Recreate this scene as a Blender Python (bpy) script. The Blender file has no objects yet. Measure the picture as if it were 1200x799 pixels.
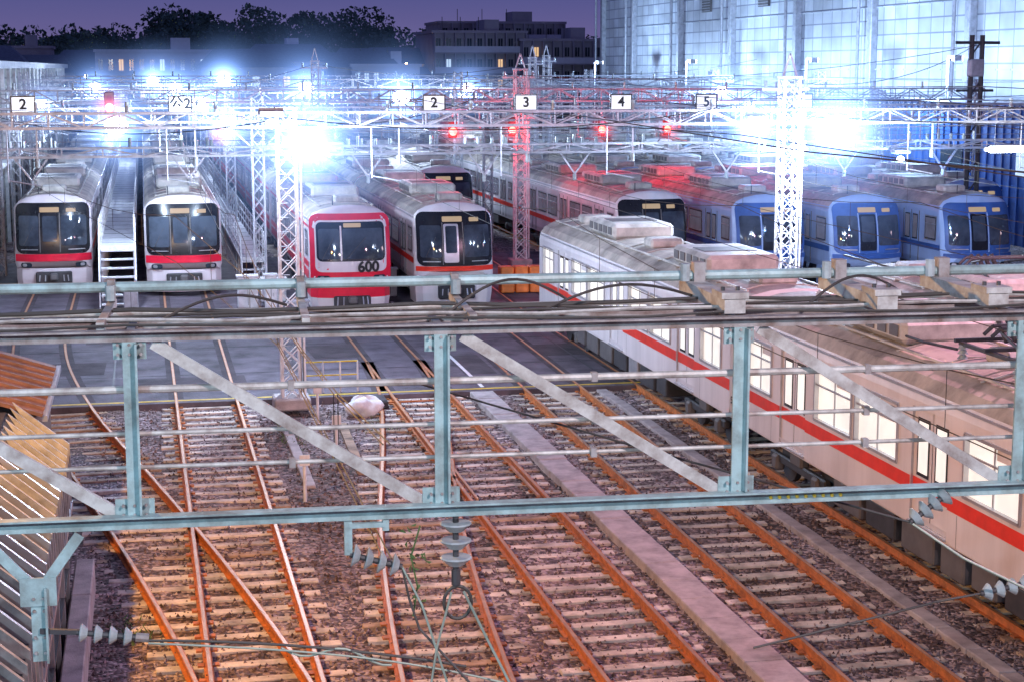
import bpy, math, random
from mathutils import Vector, Matrix
random.seed(7)
S=bpy.context.scene
# ---------------------------------------------------------------- materials
MATS={}
def mat(name,col,rough=0.6,metal=0.0,var=0.25,scale=3.0,bump=0.0,bscale=40.0,emit=None,estr=0.0,streak=False,dirt=None):
    if name in MATS: return MATS[name]
    m=bpy.data.materials.new(name); m.use_nodes=True
    n=m.node_tree.nodes; l=m.node_tree.links
    b=n['Principled BSDF']
    b.inputs['Roughness'].default_value=rough; b.inputs['Metallic'].default_value=metal
    tc=n.new('ShaderNodeTexCoord')
    src=tc.outputs['Object']
    if streak:
        mp=n.new('ShaderNodeMapping'); mp.inputs['Scale'].default_value=(1,1,0.15); l.new(src,mp.inputs[0]); src=mp.outputs[0]
    nz=n.new('ShaderNodeTexNoise'); nz.inputs['Scale'].default_value=scale; nz.inputs['Detail'].default_value=6; nz.inputs['Roughness'].default_value=0.65
    l.new(src,nz.inputs['Vector'])
    rp=n.new('ShaderNodeValToRGB')
    d=dirt or tuple(c*(1-var) for c in col)
    rp.color_ramp.elements[0].position=0.3; rp.color_ramp.elements[0].color=(*d,1)
    rp.color_ramp.elements[1].position=0.62; rp.color_ramp.elements[1].color=(*[min(1,c*(1+var*0.3)) for c in col],1)
    l.new(nz.outputs[0],rp.inputs[0]); l.new(rp.outputs[0],b.inputs['Base Color'])
    if bump>0:
        n2=n.new('ShaderNodeTexNoise'); n2.inputs['Scale'].default_value=bscale; n2.inputs['Detail'].default_value=4; l.new(tc.outputs['Object'],n2.inputs['Vector'])
        bp=n.new('ShaderNodeBump'); bp.inputs['Strength'].default_value=bump; bp.inputs['Distance'].default_value=0.02
        l.new(n2.outputs[0],bp.inputs['Height']); l.new(bp.outputs[0],b.inputs['Normal'])
    if emit:
        b.inputs['Emission Color'].default_value=(*emit,1); b.inputs['Emission Strength'].default_value=estr
        try: m.cycles.emission_sampling='NONE'
        except Exception: pass
    MATS[name]=m; return m

def ballast_mat():
    m=bpy.data.materials.new('ballast'); m.use_nodes=True
    n=m.node_tree.nodes; l=m.node_tree.links; b=n['Principled BSDF']; b.inputs['Roughness'].default_value=0.9
    tc=n.new('ShaderNodeTexCoord')
    v=n.new('ShaderNodeTexVoronoi'); v.inputs['Scale'].default_value=14; l.new(tc.outputs['Object'],v.inputs['Vector'])
    sep=n.new('ShaderNodeSeparateColor'); l.new(v.outputs['Color'],sep.inputs[0])
    rp=n.new('ShaderNodeValToRGB'); e=rp.color_ramp.elements
    e[0].color=(0.06,0.045,0.05,1); e[1].color=(0.58,0.50,0.52,1); e[1].position=1.0
    x=e.new(0.5); x.color=(0.22,0.175,0.18,1)
    l.new(sep.outputs[0],rp.inputs[0])
    nz=n.new('ShaderNodeTexNoise'); nz.inputs['Scale'].default_value=0.45; nz.inputs['Detail'].default_value=5; l.new(tc.outputs['Object'],nz.inputs['Vector'])
    r2=n.new('ShaderNodeValToRGB'); r2.color_ramp.elements[0].position=0.35; r2.color_ramp.elements[0].color=(0.55,0.45,0.38,1); r2.color_ramp.elements[1].position=0.65; r2.color_ramp.elements[1].color=(1.1,1.05,1.05,1)
    l.new(nz.outputs[0],r2.inputs[0])
    mx=n.new('ShaderNodeMix'); mx.data_type='RGBA'; mx.blend_type='MULTIPLY'; mx.inputs[0].default_value=1
    l.new(rp.outputs[0],mx.inputs[6]); l.new(r2.outputs[0],mx.inputs[7]); l.new(mx.outputs[2],b.inputs['Base Color'])
    bp=n.new('ShaderNodeBump'); bp.inputs['Strength'].default_value=1.0; bp.inputs['Distance'].default_value=0.05; bp.invert=True
    l.new(v.outputs['Distance'],bp.inputs['Height']); l.new(bp.outputs[0],b.inputs['Normal'])
    MATS['ballast']=m; return m
def panel_mat(name,col,line,bw,bh,axis='Y',rough=0.5,metal=0.0,mort=0.03):
    m=bpy.data.materials.new(name); m.use_nodes=True
    n=m.node_tree.nodes; l=m.node_tree.links; b=n['Principled BSDF']; b.inputs['Roughness'].default_value=rough; b.inputs['Metallic'].default_value=metal
    tc=n.new('ShaderNodeTexCoord'); sp=n.new('ShaderNodeSeparateXYZ'); cb=n.new('ShaderNodeCombineXYZ')
    l.new(tc.outputs['Object'],sp.inputs[0]); l.new(sp.outputs[axis],cb.inputs[0]); l.new(sp.outputs['Z'],cb.inputs[1])
    br=n.new('ShaderNodeTexBrick'); br.offset=0; br.inputs['Scale'].default_value=1; br.inputs['Brick Width'].default_value=bw; br.inputs['Row Height'].default_value=bh
    br.inputs['Mortar Size'].default_value=mort; br.inputs['Color1'].default_value=(*col,1); br.inputs['Color2'].default_value=(*[c*0.72 for c in col],1); br.inputs['Mortar'].default_value=(*line,1)
    l.new(cb.outputs[0],br.inputs['Vector'])
    nz=n.new('ShaderNodeTexNoise'); nz.inputs['Scale'].default_value=0.5; nz.inputs['Detail'].default_value=6; l.new(tc.outputs['Object'],nz.inputs['Vector'])
    rp=n.new('ShaderNodeValToRGB'); rp.color_ramp.elements[0].position=0.3; rp.color_ramp.elements[0].color=(0.72,0.72,0.72,1); rp.color_ramp.elements[1].position=0.65
    l.new(nz.outputs[0],rp.inputs[0])
    mx=n.new('ShaderNodeMix'); mx.data_type='RGBA'; mx.blend_type='MULTIPLY'; mx.inputs[0].default_value=1
    l.new(br.outputs[0],mx.inputs[6]); l.new(rp.outputs[0],mx.inputs[7]); l.new(mx.outputs[2],b.inputs['Base Color'])
    bp=n.new('ShaderNodeBump'); bp.inputs['Strength'].default_value=0.5; bp.inputs['Distance'].default_value=0.03; bp.invert=True
    l.new(br.outputs['Fac'],bp.inputs['Height']); l.new(bp.outputs[0],b.inputs['Normal'])
    MATS[name]=m; return m

BAL=ballast_mat()
ASPH=mat('apron_concrete',(0.13,0.11,0.135),0.7,var=0.75,scale=0.9,bump=0.5,bscale=50)
ASPH2=mat('asphalt_patch',(0.075,0.06,0.07),0.8,var=0.6,scale=1.4,bump=0.6,bscale=50)
CONC=mat('concrete',(0.45,0.40,0.40),0.85,var=0.4,scale=2.5,bump=0.4)
SLEEP=mat('sleeper_concrete',(0.66,0.58,0.51),0.85,var=0.68,scale=1.7,bump=0.5,bscale=30)
WOOD=mat('sleeper_wood',(0.42,0.30,0.21),0.85,var=0.65,scale=2.2,bump=0.6,bscale=30)
RUST=mat('rail_rust',(0.54,0.18,0.05),0.7,var=0.5,scale=5)
STEEL=mat('rail_steel',(0.62,0.36,0.22),0.5,metal=0.6,var=0.3,scale=2)
GALV=mat('galvanised_steel',(0.46,0.47,0.52),0.5,metal=0.3,var=0.35,scale=3)
WPOLE=mat('white_steel_paint',(0.76,0.76,0.78),0.5,var=0.3,scale=3)
TEAL=mat('teal_steel_paint',(0.33,0.48,0.49),0.45,metal=0.05,var=0.4,scale=5,bump=0.15,bscale=25,dirt=(0.18,0.22,0.21))
TUBE=mat('weathered_tube',(0.47,0.48,0.46),0.5,metal=0.1,var=0.5,scale=6,dirt=(0.22,0.18,0.16))
CHORD=mat('weathered_chord',(0.32,0.31,0.31),0.55,metal=0.1,var=0.5,scale=6,dirt=(0.17,0.12,0.10),bump=.2,bscale=30)
DARK=mat('dark_metal',(0.05,0.05,0.055),0.55,var=0.4)
BLACKP=mat('black_paint',(0.015,0.016,0.02),0.25,var=0.3)
GLASS=mat('dark_glass',(0.03,0.04,0.055),0.08,var=0.5,scale=1.3)
GLASS2=mat('cab_glass',(0.06,0.075,0.10),0.06,var=0.7,scale=0.9)
WHITE=mat('train_white',(0.74,0.67,0.70),0.32,var=0.16,scale=1.1,streak=True)
PINKW=mat('train_cream',(0.80,0.75,0.76),0.35,var=0.18,scale=1.1,streak=True)
BLUEW=mat('train_pale_blue',(0.40,0.55,0.80),0.35,var=0.16,scale=1.1,streak=True)
REDP=mat('train_red',(0.78,0.015,0.05),0.3,var=0.2,scale=1.5)
ORST=mat('stripe_red',(0.88,0.045,0.02),0.35,var=0.2,scale=2)
ROOF=mat('train_roof',(0.48,0.42,0.36),0.7,var=0.55,scale=1.3,bump=0.2,bscale=12)
ROOF2=mat('train_roof_unit',(0.56,0.53,0.48),0.55,var=0.45,scale=2)
GRILL=mat('roof_grille',(0.13,0.12,0.12),0.6)
SILV=mat('frame_silver',(0.55,0.55,0.57),0.35,metal=0.6,var=0.2)
WINLIT=mat('window_lit',(0.7,0.68,0.6),0.3,var=0.55,scale=1.6,emit=(1.0,0.95,0.9),estr=0.75)
WINDIM=mat('window_dim',(0.16,0.17,0.2),0.12,var=0.6,scale=0.8,emit=(0.8,0.75,1.0),estr=0.06)
BLUEP=mat('blue_steel_panel',(0.04,0.12,0.38),0.45,var=0.4,scale=1)
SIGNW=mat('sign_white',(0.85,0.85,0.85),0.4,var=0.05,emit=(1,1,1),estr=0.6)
SIGNB=mat('sign_black',(0.01,0.01,0.01),0.5)
REDL=mat('red_lamp',(0.6,0.01,0.01),0.3,emit=(1,0.03,0.02),estr=30)
LAMPW=mat('lamp_glow',(1,1,1),0.3,emit=(0.85,0.93,1.0),estr=40)
LAMPO=mat('lamp_sodium',(1,0.8,0.5),0.3,emit=(1.0,0.6,0.25),estr=30)
PORC=mat('porcelain',(0.38,0.44,0.45),0.2,var=0.35,scale=8)
WIRE=mat('wire_dark',(0.06,0.055,0.05),0.6)
WIREG=mat('wire_copper',(0.28,0.34,0.28),0.5,metal=0.2)
WIREC=mat('contact_wire_dark',(0.07,0.065,0.055),0.7)
GROUND=mat('ground_soil',(0.10,0.09,0.08),0.9,var=0.5,scale=0.1)
HALL=panel_mat('hall_panels',(0.78,0.82,0.88),(0.30,0.32,0.40),1.75,0.95,'Y',0.45,0.05,0.05)
SHED=panel_mat('slatted_wall',(0.60,0.60,0.50),(0.22,0.22,0.2),3.0,0.6,'Y',0.6,0,0.05)
BLDG=mat('apartment_render',(0.30,0.27,0.32),0.8,var=0.25,scale=0.3)
BLDW=mat('house_white',(0.50,0.50,0.58),0.8,var=0.15,scale=0.3)
ROOFD=mat('house_roof',(0.10,0.11,0.16),0.7)
WARM=mat('lit_window_warm',(0.6,0.45,0.25),0.4,emit=(1.0,0.62,0.3),estr=.8)
COOLW=mat('lit_window_cool',(0.6,0.65,0.7),0.4,emit=(0.6,0.8,1.0),estr=.7)
LEAF=mat('foliage',(0.07,0.12,0.10),0.8,var=0.6,scale=0.25)
LEAF2=mat('foliage_light',(0.12,0.18,0.14),0.8,var=0.5,scale=0.25)
BARK=mat('bark',(0.10,0.07,0.05),0.9)
ORANGE=mat('roof_terracotta',(0.22,0.11,0.08),0.6,var=0.5,scale=2,streak=False)
BROWN=mat('brown_wall',(0.16,0.10,0.07),0.8,var=0.4)
FIN=mat('louvre_grey',(0.38,0.37,0.36),0.6,var=0.5,scale=3)
YEL=mat('yellow_paint',(0.70,0.50,0.06),0.6,var=0.4,scale=4)
CRATE=mat('orange_plastic',(0.85,0.20,0.03),0.5)
BAG=mat('white_sack',(0.80,0.80,0.83),0.7,bump=0.6,bscale=9)
GREENB=mat('weed_green',(0.09,0.16,0.05),0.7,var=0.4)
DEST=mat('destination_led',(0.1,0.05,0.02),0.5,emit=(1.0,0.75,0.5),estr=.4)

# ---------------------------------------------------------------- mesh builder
class M:
    def __init__(s): s.v=[];s.f=[];s.mi=[];s.mats=[]
    def idx(s,m):
        if m not in s.mats: s.mats.append(m)
        return s.mats.index(m)
    def add(s,vs,fs,m):
        o=len(s.v); s.v+= [tuple(p) for p in vs]; i=s.idx(m)
        for f in fs: s.f.append([o+k for k in f]); s.mi.append(i)
    def box(s,c,d,m,rz=0.0,bev=0.0):
        x,y,z=[k/2 for k in d]
        if bev>0:
            b=min(bev,x*.9,y*.9,z*.9)
            vs=[];
            for (zz,ins) in ((-z,b),(-z+b,0),(z-b,0),(z,b)):
                for (px,py) in ((-x+ins,-y+b),(-x+b,-y+ins),(x-b,-y+ins),(x-ins,-y+b),(x-ins,y-b),(x-b,y-ins),(-x+b,y-ins),(-x+ins,y-b)):
                    vs.append((px,py,zz))
            fs=[list(range(7,-1,-1)),list(range(24,32))]
            for r in range(3):
                for k in range(8):
                    fs.append([r*8+k,r*8+(k+1)%8,(r+1)*8+(k+1)%8,(r+1)*8+k])
        else:
            vs=[(-x,-y,-z),(x,-y,-z),(x,y,-z),(-x,y,-z),(-x,-y,z),(x,-y,z),(x,y,z),(-x,y,z)]
            fs=[[3,2,1,0],[4,5,6,7],[0,1,5,4],[1,2,6,5],[2,3,7,6],[3,0,4,7]]
        ca,sa=math.cos(rz),math.sin(rz)
        vs=[(c[0]+a*ca-b_*sa,c[1]+a*sa+b_*ca,c[2]+e) for a,b_,e in vs]
        s.add(vs,fs,m)
    def bar(s,p,q,w,h,m,up=(0,0,1)):
        p=Vector(p);q=Vector(q);d=(q-p)
        if d.length<1e-6: return
        d.normalize(); u=Vector(up)
        if abs(d.dot(u))>0.98: u=Vector((0,1,0))
        r=d.cross(u).normalized(); u=r.cross(d).normalized()
        vs=[]
        for P in (p,q):
            for a,b in ((-1,-1),(1,-1),(1,1),(-1,1)): vs.append(P+r*a*w/2+u*b*h/2)
        s.add(vs,[[3,2,1,0],[4,5,6,7],[0,1,5,4],[1,2,6,5],[2,3,7,6],[3,0,4,7]],m)
    def cyl(s,p,q,r,m,n=8,r2=None,cap=True):
        p=Vector(p);q=Vector(q);d=(q-p).normalized();u=Vector((0,0,1))
        if abs(d.dot(u))>0.95:u=Vector((1,0,0))
        a=d.cross(u).normalized();b=a.cross(d)
        if r2 is None:r2=r
        vs=[];
        for P,R in ((p,r),(q,r2)):
            for k in range(n):
                t=2*math.pi*k/n; vs.append(P+a*R*math.cos(t)+b*R*math.sin(t))
        fs=[[k,(k+1)%n,n+(k+1)%n,n+k] for k in range(n)]
        if cap: fs+=[list(range(n-1,-1,-1)),list(range(n,2*n))]
        s.add(vs,fs,m)
    def tube(s,pts,r,m,n=6):
        for a,b in zip(pts[:-1],pts[1:]): s.cyl(a,b,r,m,n,cap=False)
    def sphere(s,c,r,m,nu=12,nv=8,sz=1.0):
        vs=[];fs=[]
        for i in range(nv+1):
            th=math.pi*i/nv
            for k in range(nu):
                ph=2*math.pi*k/nu; vs.append((c[0]+r*math.sin(th)*math.cos(ph),c[1]+r*math.sin(th)*math.sin(ph),c[2]+r*sz*math.cos(th)))
        for i in range(nv):
            for k in range(nu): fs.append([i*nu+k,(i+1)*nu+k,(i+1)*nu+(k+1)%nu,i*nu+(k+1)%nu])
        s.add(vs,fs,m)
    def quad(s,a,b,c,d,m): s.add([a,b,c,d],[[0,1,2,3]],m)
    def obj(s,name,smooth=None):
        me=bpy.data.meshes.new(name); me.from_pydata(s.v,[],s.f); 
        for m in s.mats: me.materials.append(m)
        me.polygons.foreach_set('material_index',s.mi); me.update()
        if smooth:
            me.polygons.foreach_set('use_smooth',[True]*len(s.f)); me.set_sharp_from_angle(angle=math.radians(smooth))
        o=bpy.data.objects.new(name,me); S.collection.objects.link(o); return o
def text(parent,name,body,loc,rot,size,m,ext=0.004,bold=0.0):
    cu=bpy.data.curves.new(name,'FONT'); cu.body=body; cu.size=size; cu.extrude=ext; cu.offset=bold; cu.align_x='CENTER'; cu.align_y='CENTER'
    cu.materials.append(m); o=bpy.data.objects.new(name,cu); o.location=loc; o.rotation_euler=rot; S.collection.objects.link(o); o.parent=parent; return o

# ---------------------------------------------------------------- ground
m=M(); m.quad((-900,-60,-.35),(900,-60,-.35),(900,2500,-.35),(-900,2500,-.35),GROUND); m.obj('ground')
m=M(); nx,ny=110,150; x0,x1,y0,y1=-9,42,2,190
vs=[];fs=[]
for j in range(ny+1):
    yy=y0+(y1-y0)*(j/ny)**1.6
    for i in range(nx+1):
        xx=x0+(x1-x0)*i/nx
        vs.append((xx,yy,-0.17+0.03*math.sin(xx*1.9+yy*.3)*math.sin(yy*.7)+random.uniform(-.012,.012)))
for j in range(ny):
    for i in range(nx):
        a=j*(nx+1)+i; fs.append([a,a+1,a+nx+2,a+nx+1])
m.add(vs,fs,BAL); m.obj('ballast_bed',smooth=60)
m=M()
for k in range(14000):
    Y=19+24*random.random()**1.4; X=random.uniform(-1.2,12.6)
    r=random.uniform(.022,.05); z=-.145
    a=random.uniform(0,6.28); h=r*random.uniform(.6,1.1)
    P=[(X+r*math.cos(a+q*2.09)*random.uniform(.7,1.2),Y+r*math.sin(a+q*2.09)*random.uniform(.7,1.2),z-.01) for q in range(3)]+[(X,Y,z+h)]
    m.add(P,[[0,1,3],[1,2,3],[2,0,3]],BAL)
m.obj('loose_ballast_stones')

# ---------------------------------------------------------------- tracks
def interp(path,y):
    P=sorted(path)
    if y<=P[0][0]: return P[0][1]
    if y>=P[-1][0]: return P[-1][1]
    for i in range(len(P)-1):
        if P[i][0]<=y<=P[i+1][0]:
            t=(y-P[i][0])/(P[i+1][0]-P[i][0]); h=P[i+1][0]-P[i][0]
            def sl(k):
                a=max(0,k-1);b=min(len(P)-1,k+1); return (P[b][1]-P[a][1])/(P[b][0]-P[a][0])
            m0,m1=sl(i)*h,sl(i+1)*h
            return (2*t**3-3*t*t+1)*P[i][1]+(t**3-2*t*t+t)*m0+(-2*t**3+3*t*t)*P[i+1][1]+(t**3-t*t)*m1
PATH={
'A':[(19,1.42),(22,1.3),(28,.45),(35,-.8),(42,-2.1),(50,-3.1),(58,-3.4),(170,-3.4)],
'B':[(2,1.5),(23,1.42),(60,1.32),(170,1.32)],
'C':[(2,3.4),(15,3.6),(23,4.05),(30,4.75),(37,5.75),(43,6.5),(48,6.8)],
'D':[(2,6.7),(23,6.75),(48,6.8),(170,6.8)],
'F':[(2,10.0),(23,10.0),(44,10.35),(56,10.5),(170,10.5)],
'G':[(2,13.45),(56,13.45),(75,14.0),(170,14.0)],
'H':[(2,17.5),(40,17.5),(60,18.9),(170,18.9)],
'I':[(2,21),(60,22.7),(170,22.7)],'J':[(2,25),(60,26.2),(170,26.2)],'K':[(2,29),(60,30.3),(170,30.3)]}
m=M()
m.box((12,59.5,-.12),(44,33,.22),ASPH)
for xx in (-8,-1,4,8.6,12.1,16,21,26,32):
    m.box((xx,59.5,-.0065),(.05,32.9,.005),DARK)
for yy in (47,51.5,56,60.5):
    m.box((12,yy,-.0068),(43.9,.05,.004),DARK)
m.box((12,43.3,-.004),(43.9,.13,.006),YEL)
m.box((8.55,52,-.004),(.10,17,.006),WPOLE)
for k in PATH:
    for side in (-1,1):
        yb_=48 if k=='C' else 75.5
        y=43.5
        while y<yb_:
            ye=min(y+1.5,yb_); xa_=interp(PATH[k],y)+side*.7525; xb_=interp(PATH[k],ye)+side*.7525
            m.quad((xa_-.19,y,-.0025),(xa_+.19,y,-.0025),(xb_+.19,ye,-.0025),(xb_-.19,ye,-.0025),ASPH2); y+=1.5
for (x,y,w_,d_) in ((.9,46,3.2,1.2),(5.3,50,1.4,2.4),(-2,48.5,1.5,2),(8.9,47,.9,3.1),(3.2,54,2.0,1.0),(12,49,1.3,2),(-.9,53.5,2,1.4),(9.0,54,1.0,2)):
    m.box((x,y,-.0062),(w_,d_,.003),ASPH2,rz=random.uniform(-.05,.05))
m.obj('concrete_apron')
def track(path,ya,yb,sl=2.3,smat=None,widen=None,sleepers=True,step=0.64):
    m=M(); n=int((yb-ya)/1.2); smat=smat or SLEEP
    for side in (-1,1):
        pts=[]
        for k in range(n+1):
            y=ya+(yb-ya)*k/n; pts.append((interp(path,y)+side*.7525,y))
        for (w,zt,zb,mt) in ((.14,-.125,-.14,RUST),(.03,-.03,-.126,RUST),(.076,.006,-.032,RUST)):
            vs=[];fs=[]
            for (x,y) in pts: vs+=[(x-w/2,y,zb),(x-w/2,y,zt),(x+w/2,y,zt),(x+w/2,y,zb)]
            for k in range(n):
                a=k*4
                for q in range(3): fs.append([a+q,a+q+1,a+q+5,a+q+4])
            m.add(vs,fs,mt)
        vs=[];fs=[]
        for (x,y) in pts: vs+=[(x-.027,y,.0095),(x+.027,y,.0095)]
        for k in range(n): fs.append([k*2,k*2+1,k*2+3,k*2+2])
        m.add(vs,fs,STEEL)
    if sleepers:
        y=ya
        while y<yb:
            if y<43 or y>76:
                x=interp(path,y); L=sl; cx=x
                if widen:
                    r=widen(y)
                    if r=='skip': y+=step; continue
                    if r: cx,L=r
                ang=math.atan((interp(path,y+.5)-interp(path,y-.5)))
                mt=smat if random.random()<.86 else WOOD
                m.box((cx+random.uniform(-.05,.05),y+random.uniform(-.03,.03),-.19+random.uniform(-.012,.008)),(L+random.uniform(-.06,.06),.20,.11),mt,rz=-ang*.5+random.uniform(-.014,.014),bev=.012)
                for side in (-1,1):
                    if y<45:
                        m.box((x+side*.7525-.11,y,-.118),(.09,.13,.03),RUST); m.box((x+side*.7525+.11,y,-.118),(.09,.13,.03),RUST)
            y+=step
    return m
def wAB(y):
    a=interp(PATH['A'],y);b=interp(PATH['B'],y)
    if b-a<2.2: return ((a+b)/2,2.4+(b-a))
def sA(y):
    a=interp(PATH['A'],y);b=interp(PATH['B'],y)
    return 'skip' if b-a<2.2 else None
def wCD(y):
    a=interp(PATH['C'],y);b=interp(PATH['D'],y)
    if b-a<2.2: return ((a+b)/2,2.4+(b-a))
def sC(y):
    a=interp(PATH['C'],y);b=interp(PATH['D'],y)
    return 'skip' if b-a<2.2 else None
track(PATH['A'],19,170,widen=sA,smat=WOOD).obj('railway_track')
track(PATH['B'],2,170,widen=wAB).obj('railway_track')
track(PATH['C'],2,48,widen=sC).obj('railway_track')
track(PATH['D'],2,170,widen=wCD).obj('railway_track')
for k in 'FGHIJK': track(PATH[k],2,170).obj('railway_track')
m=M()
m.bar((6.05+.11,31.9,-.02),(6.05+.11,34.5,-.02),.05,.05,STEEL); m.bar((7.5-.11,31.9,-.02),(7.5-.11,34.5,-.02),.05,.05,STEEL)
m.box((5.55,42.2,-.03),(.5,.9,.22),DARK,bev=.04)
m.bar((5.6,42.2,-.05),(7.6,42.2,-.05),.05,.03,RUST)
m.box((.1,21.6,-.05),(.5,.9,.24),DARK,bev=.04)
m.bar((.1,21.6,-.05),(2.1,21.6,-.05),.05,.03,RUST)
m.obj('point_machine')
def trough(x,w,ya,yb,name='cable_trough',z=-.03,f=None):
    m=M(); y=ya
    while y<yb:
        m.box((x+random.uniform(-.008,.008),y+.5,z-.09+random.uniform(-.01,.01)),(w,.985,.2),CONC,bev=.015,rz=random.uniform(-.006,.006))
        y+=1.0
    return m.obj(name)
trough(8.42,.62,4,43); trough(11.65,.28,4,43,z=-.09); trough(3.1,.22,34,43,z=-.1)

# ---------------------------------------------------------------- trains
PROF=[(1.33,.92),(1.40,1.15),(1.40,3.02),(1.36,3.22),(1.22,3.40),(.95,3.54),(.5,3.64),(0,3.67)]
RING=PROF+[(-a,b) for a,b in PROF[-2::-1]]
def yf(x,z): 
    return .42*(abs(x)/1.4)**3.2+.13*max(0,z-1.5)**2
def ptch(m,X,Y,x0,x1,z0,z1,r,mt,off):
    pts=[];r=min(r,(x1-x0)/2,(z1-z0)/2)
    for cx,cz,a0 in ((x1-r,z1-r,0),(x0+r,z1-r,90),(x0+r,z0+r,180),(x1-r,z0+r,270)):
        for k in range(5):
            a=math.radians(a0+k*22.5); pts.append((cx+r*math.cos(a),cz+r*math.sin(a)))
    P=[]
    for i in range(len(pts)):
        a=pts[i];b=pts[(i+1)%len(pts)]; d=math.hypot(a[0]-b[0],a[1]-b[1]); n=max(1,int(d/.18))
        for k in range(n): P.append((a[0]+(b[0]-a[0])*k/n,a[1]+(b[1]-a[1])*k/n))
    cx,cz=(x0+x1)/2,(z0+z1)/2; n=len(P); vs=[];fs=[]
    sc=(1,.8,.6,.4,.2,.02)
    for s_ in sc:
        for (a,b) in P:
            xx=cx+(a-cx)*s_; zz=cz+(b-cz)*s_; vs.append((X+xx,Y+yf(xx,zz)-off,zz))
    for q in range(len(sc)-1):
        for k in range(n): fs.append([q*n+k,(q+1)*n+k,(q+1)*n+(k+1)%n,q*n+(k+1)%n])
    fs.append([5*n+k for k in range(n)])
    m.add(vs,fs,mt)
def pan(m,X,y,z):
    m.box((X,y,z+.1),(1.5,1.2,.07),DARK)
    for a in (-.6,.6):
        for b in (-.5,.5): m.cyl((X+a,y+b,z-.12),(X+a,y+b,z+.1),.06,PORC,8)
    m.cyl((X-.1,y+.5,z+.18),(X,y-.7,z+.75),.035,SILV); m.cyl((X+.0,y-.7,z+.75),(X,y+.1,z+1.25),.03,SILV)
    m.cyl((X-.8,y+.1,z+1.28),(X+.8,y+.1,z+1.28),.03,DARK); m.cyl((X-.8,y+.35,z+1.26),(X+.8,y+.35,z+1.26),.03,DARK)
def pan_folded(m,X,y,z):
    for a in (-.65,.65): m.bar((X+a,y-1.0,z+.12),(X+a,y+1.0,z+.12),.06,.06,DARK)
    for b in (-1.0,0,1.0): m.bar((X-.75,y+b,z+.16),(X+.75,y+b,z+.16),.06,.06,DARK)
    for a in (-.65,.65):
        for b in (-.9,.9):
            for q in range(3): m.cyl((X+a,y+b,z-.12+q*.08),(X+a,y+b,z-.06+q*.08),.09,PORC,10,r2=.05)
    for a in (-.55,.55):
        m.cyl((X+a,y-.9,z+.22),(X+a*.7,y+.2,z+.42),.03,DARK); m.cyl((X+a*.7,y+.2,z+.42),(X+a*.9,y-.5,z+.55),.025,DARK)
    m.tube([(X-.9,y-.5,z+.45),(X-.75,y-.5,z+.58),(X+.75,y-.5,z+.58),(X+.9,y-.5,z+.45)],.03,DARK); m.tube([(X-.9,y-.25,z+.45),(X-.75,y-.25,z+.58),(X+.75,y-.25,z+.58),(X+.9,y-.25,z+.45)],.03,DARK)
    for q in range(4): m.cyl((X-.1+q*.16,y+.5,z+.2),(X-.1+q*.16,y+.8,z+.5),.05,DARK)
    m.tube([(X-.65,y+1.1,z),(X-.8,y+2,z-.02),(X-.8,y+6,z-.03)],.025,DARK)
def roofkit(m,X,y0,L,kind,rng):
    z=3.66
    for f in ((.3,.72) if kind!='near' else (.25,.7)):
        yy=y0+L*f
        m.box((X,yy,z+.17),(1.75,2.7,.42),ROOF2,bev=.09)
        m.box((X,yy,z+.385),(1.3,.9,.02),GRILL); 
        for k in range(5):
            m.box((X-.886,yy-1.0+k*.5,z+.18),(.02,.34,.2),GRILL); m.box((X+.886,yy-1.0+k*.5,z+.18),(.02,.34,.2),GRILL)
    for f in (.07,.5,.9):
        m.box((X+rng.uniform(-.2,.2),y0+L*f,z+.1),(.9,.75,.26),ROOF2,bev=.06)
    for sx in (-.93,.93):
        m.bar((X+sx,y0+.3,3.60),(X+sx,y0+L-.3,3.60),.05,.04,ROOF2)
    for k in range(int(L/1.5)):
        m.bar((X-1.0,y0+.7+k*1.5,3.545),(X-.5,y0+.7+k*1.5,3.655),.03,.025,ROOF2)
        m.bar((X+1.0,y0+.7+k*1.5,3.545),(X+.5,y0+.7+k*1.5,3.655),.03,.025,ROOF2)
        m.bar((X-.5,y0+.7+k*1.5,3.655),(X+.5,y0+.7+k*1.5,3.655),.03,.03,ROOF2)
def bogies(m,X,y0,L,near=False):
    for yc in (y0+2.6,y0+L-2.6):
        for dy in (-1.05,1.05):
            for sx in (-.75,.75):
                m.cyl((X+sx-.06,yc+dy,.44),(X+sx+.06,yc+dy,.44),.43,DARK,16)
            m.cyl((X-1.0,yc+dy,.43),(X+1.0,yc+dy,.43),.07,DARK,8)
        for sx in (-1.02,1.02):
            m.box((X+sx,yc,.52),(.14,2.9,.18),DARK,bev=.03); m.box((X+sx,yc,.70),(.2,.6,.3),GRILL,bev=.05)
            for dy in (-1.05,1.05): m.box((X+sx*1.04,yc+dy,.43),(.2,.32,.32),GRILL,bev=.05)
    y=y0+5
    while y<y0+L-5:
        w=random.choice((.8,1.2,1.7))
        for sx in (-.88,.88): m.box((X+sx,y+w/2,.64),(.75,w,random.uniform(.42,.56)),random.choice((DARK,GRILL,DARK,SILV)),bev=.03)
        y+=w+.25
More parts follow.
